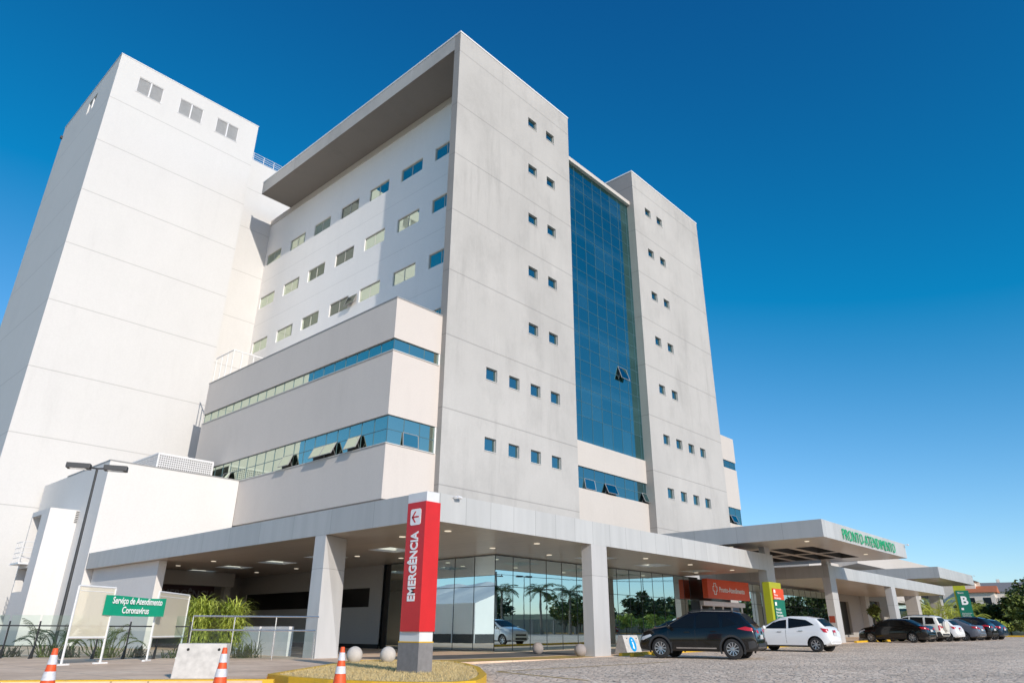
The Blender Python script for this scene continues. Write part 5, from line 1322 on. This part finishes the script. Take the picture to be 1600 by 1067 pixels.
def spiky(label, loc, h, seed, mat='leaf_grey', n=70, spread=.9, group=None):
    t = thing('spiky_plant', label, 'plant', loc, 0, group); rnd = random.Random(seed); m = MB()
    for k in range(n):
        a = rnd.uniform(0, 6.28); r0 = rnd.random()*spread*.5; L = h*rnd.uniform(.7, 1.25); e = rnd.uniform(.5, 1.4); w = .018
        b = Vector((math.cos(a*1.7)*r0, math.sin(a*1.7)*r0, 0)); d = Vector((math.cos(a), math.sin(a), 0)); s = Vector((-d.y, d.x, 0))*w
        p1 = b+d*L*.5*math.cos(e)+Vector((0, 0, L*.55*math.sin(e))); p2 = b+d*L*math.cos(e)*1.05+Vector((0, 0, L*(.85*math.sin(e)-.15)))
        m.add([b-s, b+s, p1+s, p1-s, p2], [(0, 1, 2, 3), (3, 2, 4)])
    m.build('foliage', mat, t, local=True); return t
def greenery():
    fountain('bushy yellow green areca palm behind the railing, the left one of the pair', (12.7, 27.2, 0), 2.4, .82, 3, 'leaf_lime', 760)
    fountain('bushy yellow green areca palm behind the railing, the right one of the pair', (13.6, 26.5, 0), 2.3, .74, 8, 'leaf_lime', 700)
    w = thing('low_wall', 'low white wall behind the steel railing and the spiky plants', 'wall', (15.4, 26, 0))
    m = MB(); m.box(15.2, 15.4, 25.2, 27.2, 0, 1.02); m.build('panel', 'white_metal', w); m = MB(); m.box(15.2, 15.4, 27.35, 29.4, 0, 1.02); m.build('panel', 'white_metal', w)
    for i, (x, y, h, lb) in enumerate(((13.25, 24.6, .75, 'low spiky grass plant behind the steel railing'), (12.4, 25.4, .8, 'low spiky grass plant under the areca palms'))):
        spiky(lb, (x, y, 0), h, 20+i, 'leaf_mid', 110, 1.2)
    g = 'leafy palms behind the glass railing'
    for i, (x, y, h, mt) in enumerate(((2.6, 36.4, 1.6, 'leaf_grey'), (4.6, 34.2, 2.1, 'leaf_grey'), (6.3, 33.0, 1.6, 'leaf_mid'), (9.0, 29.8, 1.7, 'leaf_grey'), (10.3, 28.9, 1.6, 'leaf_mid'))):
        clump_palm(('feathery grey green palm nearest the lower left corner behind the glass railing', 'taller feathery palm just left of the lamp post base', 'green palm behind the left board stand', 'feathery palm between the two board stands behind the glass', 'green palm behind the right board stand')[i], (x, y, 0), h, 40+i, mt, 24, spread=1.3, group=g, up=.6)
    for i in range(12):
        s = i/11; x, y = 3.0+8.6*s, 35.0-9.0*s
        spiky('low strappy ground plant in the bed behind the glass railing', (x+random.uniform(-.3, .3), y+random.uniform(-.2, .4), 0), .55, 60+i, ('leaf_grey', 'leaf_mid')[i % 2], 60, 1.0, 'ground plants behind the glass railing')
    # trees at the right edge of the lot
    G = 'trees at the right edge of the lot'
    specs = [(100, 11.0, 6.9, 6.5, 'leaf_mid', 'tallest tree at the right frame edge, yellow green on top'), (97, 13.6, 4.1, 5.6, 'leaf_mid', 'broad dark tree left of the tallest one at the right edge'), (103, 16.4, 3.7, 5, 'leaf_dark', 'rounded dark tree between the orange roof and the broad dark tree'), (94, 9.0, 4.2, 5, 'leaf_dark', 'low dark tree cut by the right frame edge'), (112, 20.6, 3.6, 5, 'leaf_mid', 'mid green tree below the houses'), (108, 13.4, 6.2, 6.5, 'leaf_mid', 'pale green tree rising behind the dark ones at right')]
    for i, (x, y, h, w, mt, lb) in enumerate(specs):
        tree(lb, (x, y, farz(x, y)), h, w, mt, 100+i, G, 4200, .26)
    for i, (x, y) in enumerate(((88.5, 13.0), (90.5, 11.6), (89, 10.0), (92, 15.2))):
        tree('leafy shrub at the foot of the trees beyond the lot kerb', (x, y, farz(x, y)), 1.7, 2.6, ('leaf_mid', 'leaf_lime')[i % 2], 130+i, 'shrubs beyond the lot kerb', 900, .14, 'shrub')
    for i, (x, y, h, lb) in enumerate(((87, 20.0, 4.3, 'sunlit palm clump left of the letter B sign'), (89, 18.4, 3.9, 'sunlit palm clump touching the letter B sign'), (96, 22.6, 5.0, 'palm clump beyond the end of the right canopy'))):
        clump_palm(lb, (x, y, farz(x, y)), h, 150+i, 'leaf_lime', 46, spread=2.6, group='palm clumps beyond the canopy')
    t = thing('potted_tree', 'small bushy potted tree by a pillar under the right canopy', 'plant', (72.0, 21.6, pavz(72)))
    m = MB(); m.lathe([(.2, 0), (.28, .5), (.25, .5), (0, .46)], 16); m.build('pot', 'pot', t, local=True)
    m = MB(); m.tube([(0, 0, .45), (.03, 0, 1.5)], .03, 6); m.build('trunk', 'bark', t, local=True)
    m = MB(); leaf_cloud(m, (0, 0, 2.1), (.6, .6, .8), 700, .12, 5); m.build('crown', 'leaf_mid', t, local=True)
    # across the lot: seen mirrored in the lobby glass
    GP = 'palms across the lot mirrored in the lobby glass'
    for i, (x, y, h) in enumerate(((70.5, -19.5, 5.2), (73.5, -15.5, 5.0), (75.2, -12.3, 4.6), (65.5, -24, 5.4))):
        palm('feather palm across the parking lot, seen mirrored in the lobby glass', (x, y, lotz(x)), h, 200+i, GP)
    GT = 'trees across the lot mirrored in the lobby glass'
    for i in range(9):
        x, y = 78+i*3.4, -12+i*2.1-(i % 2)*3
        tree('dense dark tree across the parking lot, mirrored in the lobby glass', (x, y, farz(x, y)), 3.7+(i*37 % 5)*.3, 5.0, 'leaf_dark' if i % 3 else 'leaf_mid', 300+i, GT, 1800, .34)
    for i in range(11):
        x, y = 62+i*5.2, -46+i*3.1-(i % 3)*4
        tree('far bushy tree beyond the boundary fence, mirrored in the lobby glass', (x, y, farz(x, y)), 4.4+(i*29 % 7)*.3, 7.0, 'leaf_dark' if i % 2 else 'leaf_mid', 400+i, 'trees beyond the fence mirrored in the lobby glass', 1100, .42)
    for i in range(5):
        x, y = 80+i*2.6, -7.0+i*1.5
        tree('pale green hedge shrub across the lot, mirrored in the lobby glass', (x, y, farz(x, y)), 2.3, 3.0, 'leaf_lime', 340+i, 'hedge shrubs mirrored in the lobby glass', 800, .22, 'shrub')
greenery()

# ------------------------------------------------------------------ far houses, tent, fence
def house(label, loc, w, d, h, roof, rz, gable=True):
    t = thing('house', label, 'house', loc, rz, 'houses beyond the trees')
    m = MB(); m.box(-w/2, w/2, -d/2, d/2, 0, h); m.build('wall', 'house_white', t, local=True)
    m = MB(); o = .5; rh = w*.22
    m.ext([(-w/2-o, -d/2-o, h-.1), (w/2+o, -d/2-o, h-.1), (0, -d/2-o, h+rh)], (0, d+2*o, 0)); m.build('roof', roof, t, local=True)
    for x in (-w*.25, w*.25):
        m = MB(); m.box(x-.6, x+.6, -d/2-.03, -d/2+.02, h*.4, h*.4+1.2); m.build('window', 'black_glass', t, local=True)
    for y in (-d*.25, d*.25):
        m = MB(); m.box(-w/2-.03, -w/2+.02, y-.6, y+.6, h*.4, h*.4+1.2); m.build('window', 'black_glass', t, local=True)
    m = MB(); m.box(w*.3, w*.3+.5, -.3, .3, h, h+rh+.8); m.build('chimney', 'house_white', t, local=True)
def surroundings():
    house('white gabled house with a dark roof and chimney behind the letter B sign', (160, 31.8, farz(160, 32)-.6), 5.5, 7, 5.4, 'frame_grey', R(95))
    house('house with an orange tiled roof right of the letter B sign', (158, 28.6, farz(158, 29)-.6), 5.0, 5, 3.6, 'terracotta', R(5))
    house('pale house with a terracotta roof between the palms', (165, 36.5, farz(165, 38)-2.0), 5, 6, 4.0, 'terracotta', R(10))
    house('small distant pale house above the dark trees', (190, 30, farz(190, 30)-1), 9, 8, 4.2, 'stone_grey', R(15))
    # white triage tent left of the frame, mirrored in the lobby glass
    t = thing('white_tent', 'large white triage tent outside the frame, mirrored in the lobby glass', 'tent', (3.0, 46, 0))
    x0, x1, y0, y1 = -9, 4.6, 44.5, 58; h, hr = 3.1, 5.2; xm = (x0+x1)/2; N = 10
    m = MB(); v = []
    for k in range(N+1):
        y = y0+(y1-y0)*k/N; s = .12*math.sin(k*1.9)
        v += [(x1+.05*math.sin(k*2.3), y, .7), (x1, y, h), (xm+4+.0, y, h+.9+s*.4), (xm, y, hr+s), (xm-4, y, h+.9), (x0, y, h), (x0, y, .7)]
    m.add(v, [(7*k+j, 7*(k+1)+j, 7*(k+1)+j+1, 7*k+j+1) for k in range(N) for j in range(6)] + [tuple(range(7))[::-1], tuple(range(7*N, 7*N+7))]); m.build('canvas', 'tent', t)
    m = MB(); m.box(x0, x1+.02, y0-.02, y1, .0, .7); m.build('skirt', 'dark_metal', t)
    m = MB()
    for k in range(0, N+1, 2): m.tube([(x1+.06, y0+(y1-y0)*k/N, 0), (x1+.06, y0+(y1-y0)*k/N, h)], .05, 6)
    m.build('pole', 'white_metal', t)
    # boundary fence across the lot
    f = thing('boundary_fence', 'dark slatted boundary fence across the lot, mirrored in the lobby glass', 'fence', (70, -24, 0))
    m = MB(); A, B = Vector((48, -33, .3)), Vector((88, -8, .6)); d = (B-A).normalized(); n = Vector((-d.y, d.x, 0)); L = (B-A).length
    for k in range(int(L/.16)):
        p = A+d*(k*.16); m.add([p, p+d*.11, p+d*.11+Vector((0, 0, 1.9)), p+Vector((0, 0, 1.9))], [(0, 1, 2, 3)])
    m.build('slats', 'mesh_dark', f)
    m = MB()
    for k in range(0, int(L/3)+1):
        p = A+d*(k*3); m.prism([(p.x-.15, p.y-.15), (p.x+.15, p.y-.15), (p.x+.15, p.y+.15), (p.x-.15, p.y+.15)], 0, 2.3)
    m.build('post', 'pole_concrete', f)
    u = thing('utility_pole', 'concrete utility pole with wires across the lot, mirrored in the lobby glass', 'utility pole', (70.2, -20.5, .5))
    m = MB(); m.tube([(70.2, -20.5, .3), (70.2, -20.5, 8.2)], [.17, .12], 10); m.build('pole', 'pole_concrete', u)
    m = MB(); m.box(69.0, 71.4, -20.58, -20.45, 7.6, 7.72); m.build('crossarm', 'bark', u)
    m = MB()
    for x in (69.2, 70.2, 71.2): m.lathe([(.05, 7.72), (.07, 7.8), (.04, 7.95), (0, 7.96)], 8, 0, 'z', (x, -20.5, 0))
    m.build('insulator', 'stone_grey', u)
    m = MB()
    for x in (69.2, 71.2):
        m.tube([(x+26*s, -20.5+17*s, 7.9-2.2*s*(1-s)*(1 if True else 0)) for s in [k/10 for k in range(11)]], .018, 4)
        m.tube([(x-30*s, -20.5-10*s, 7.9-2.2*s*(1-s)) for s in [k/10 for k in range(11)]], .018, 4)
    m.build('wire', 'black', u)
surroundings()
bpy.context.view_layer.update()
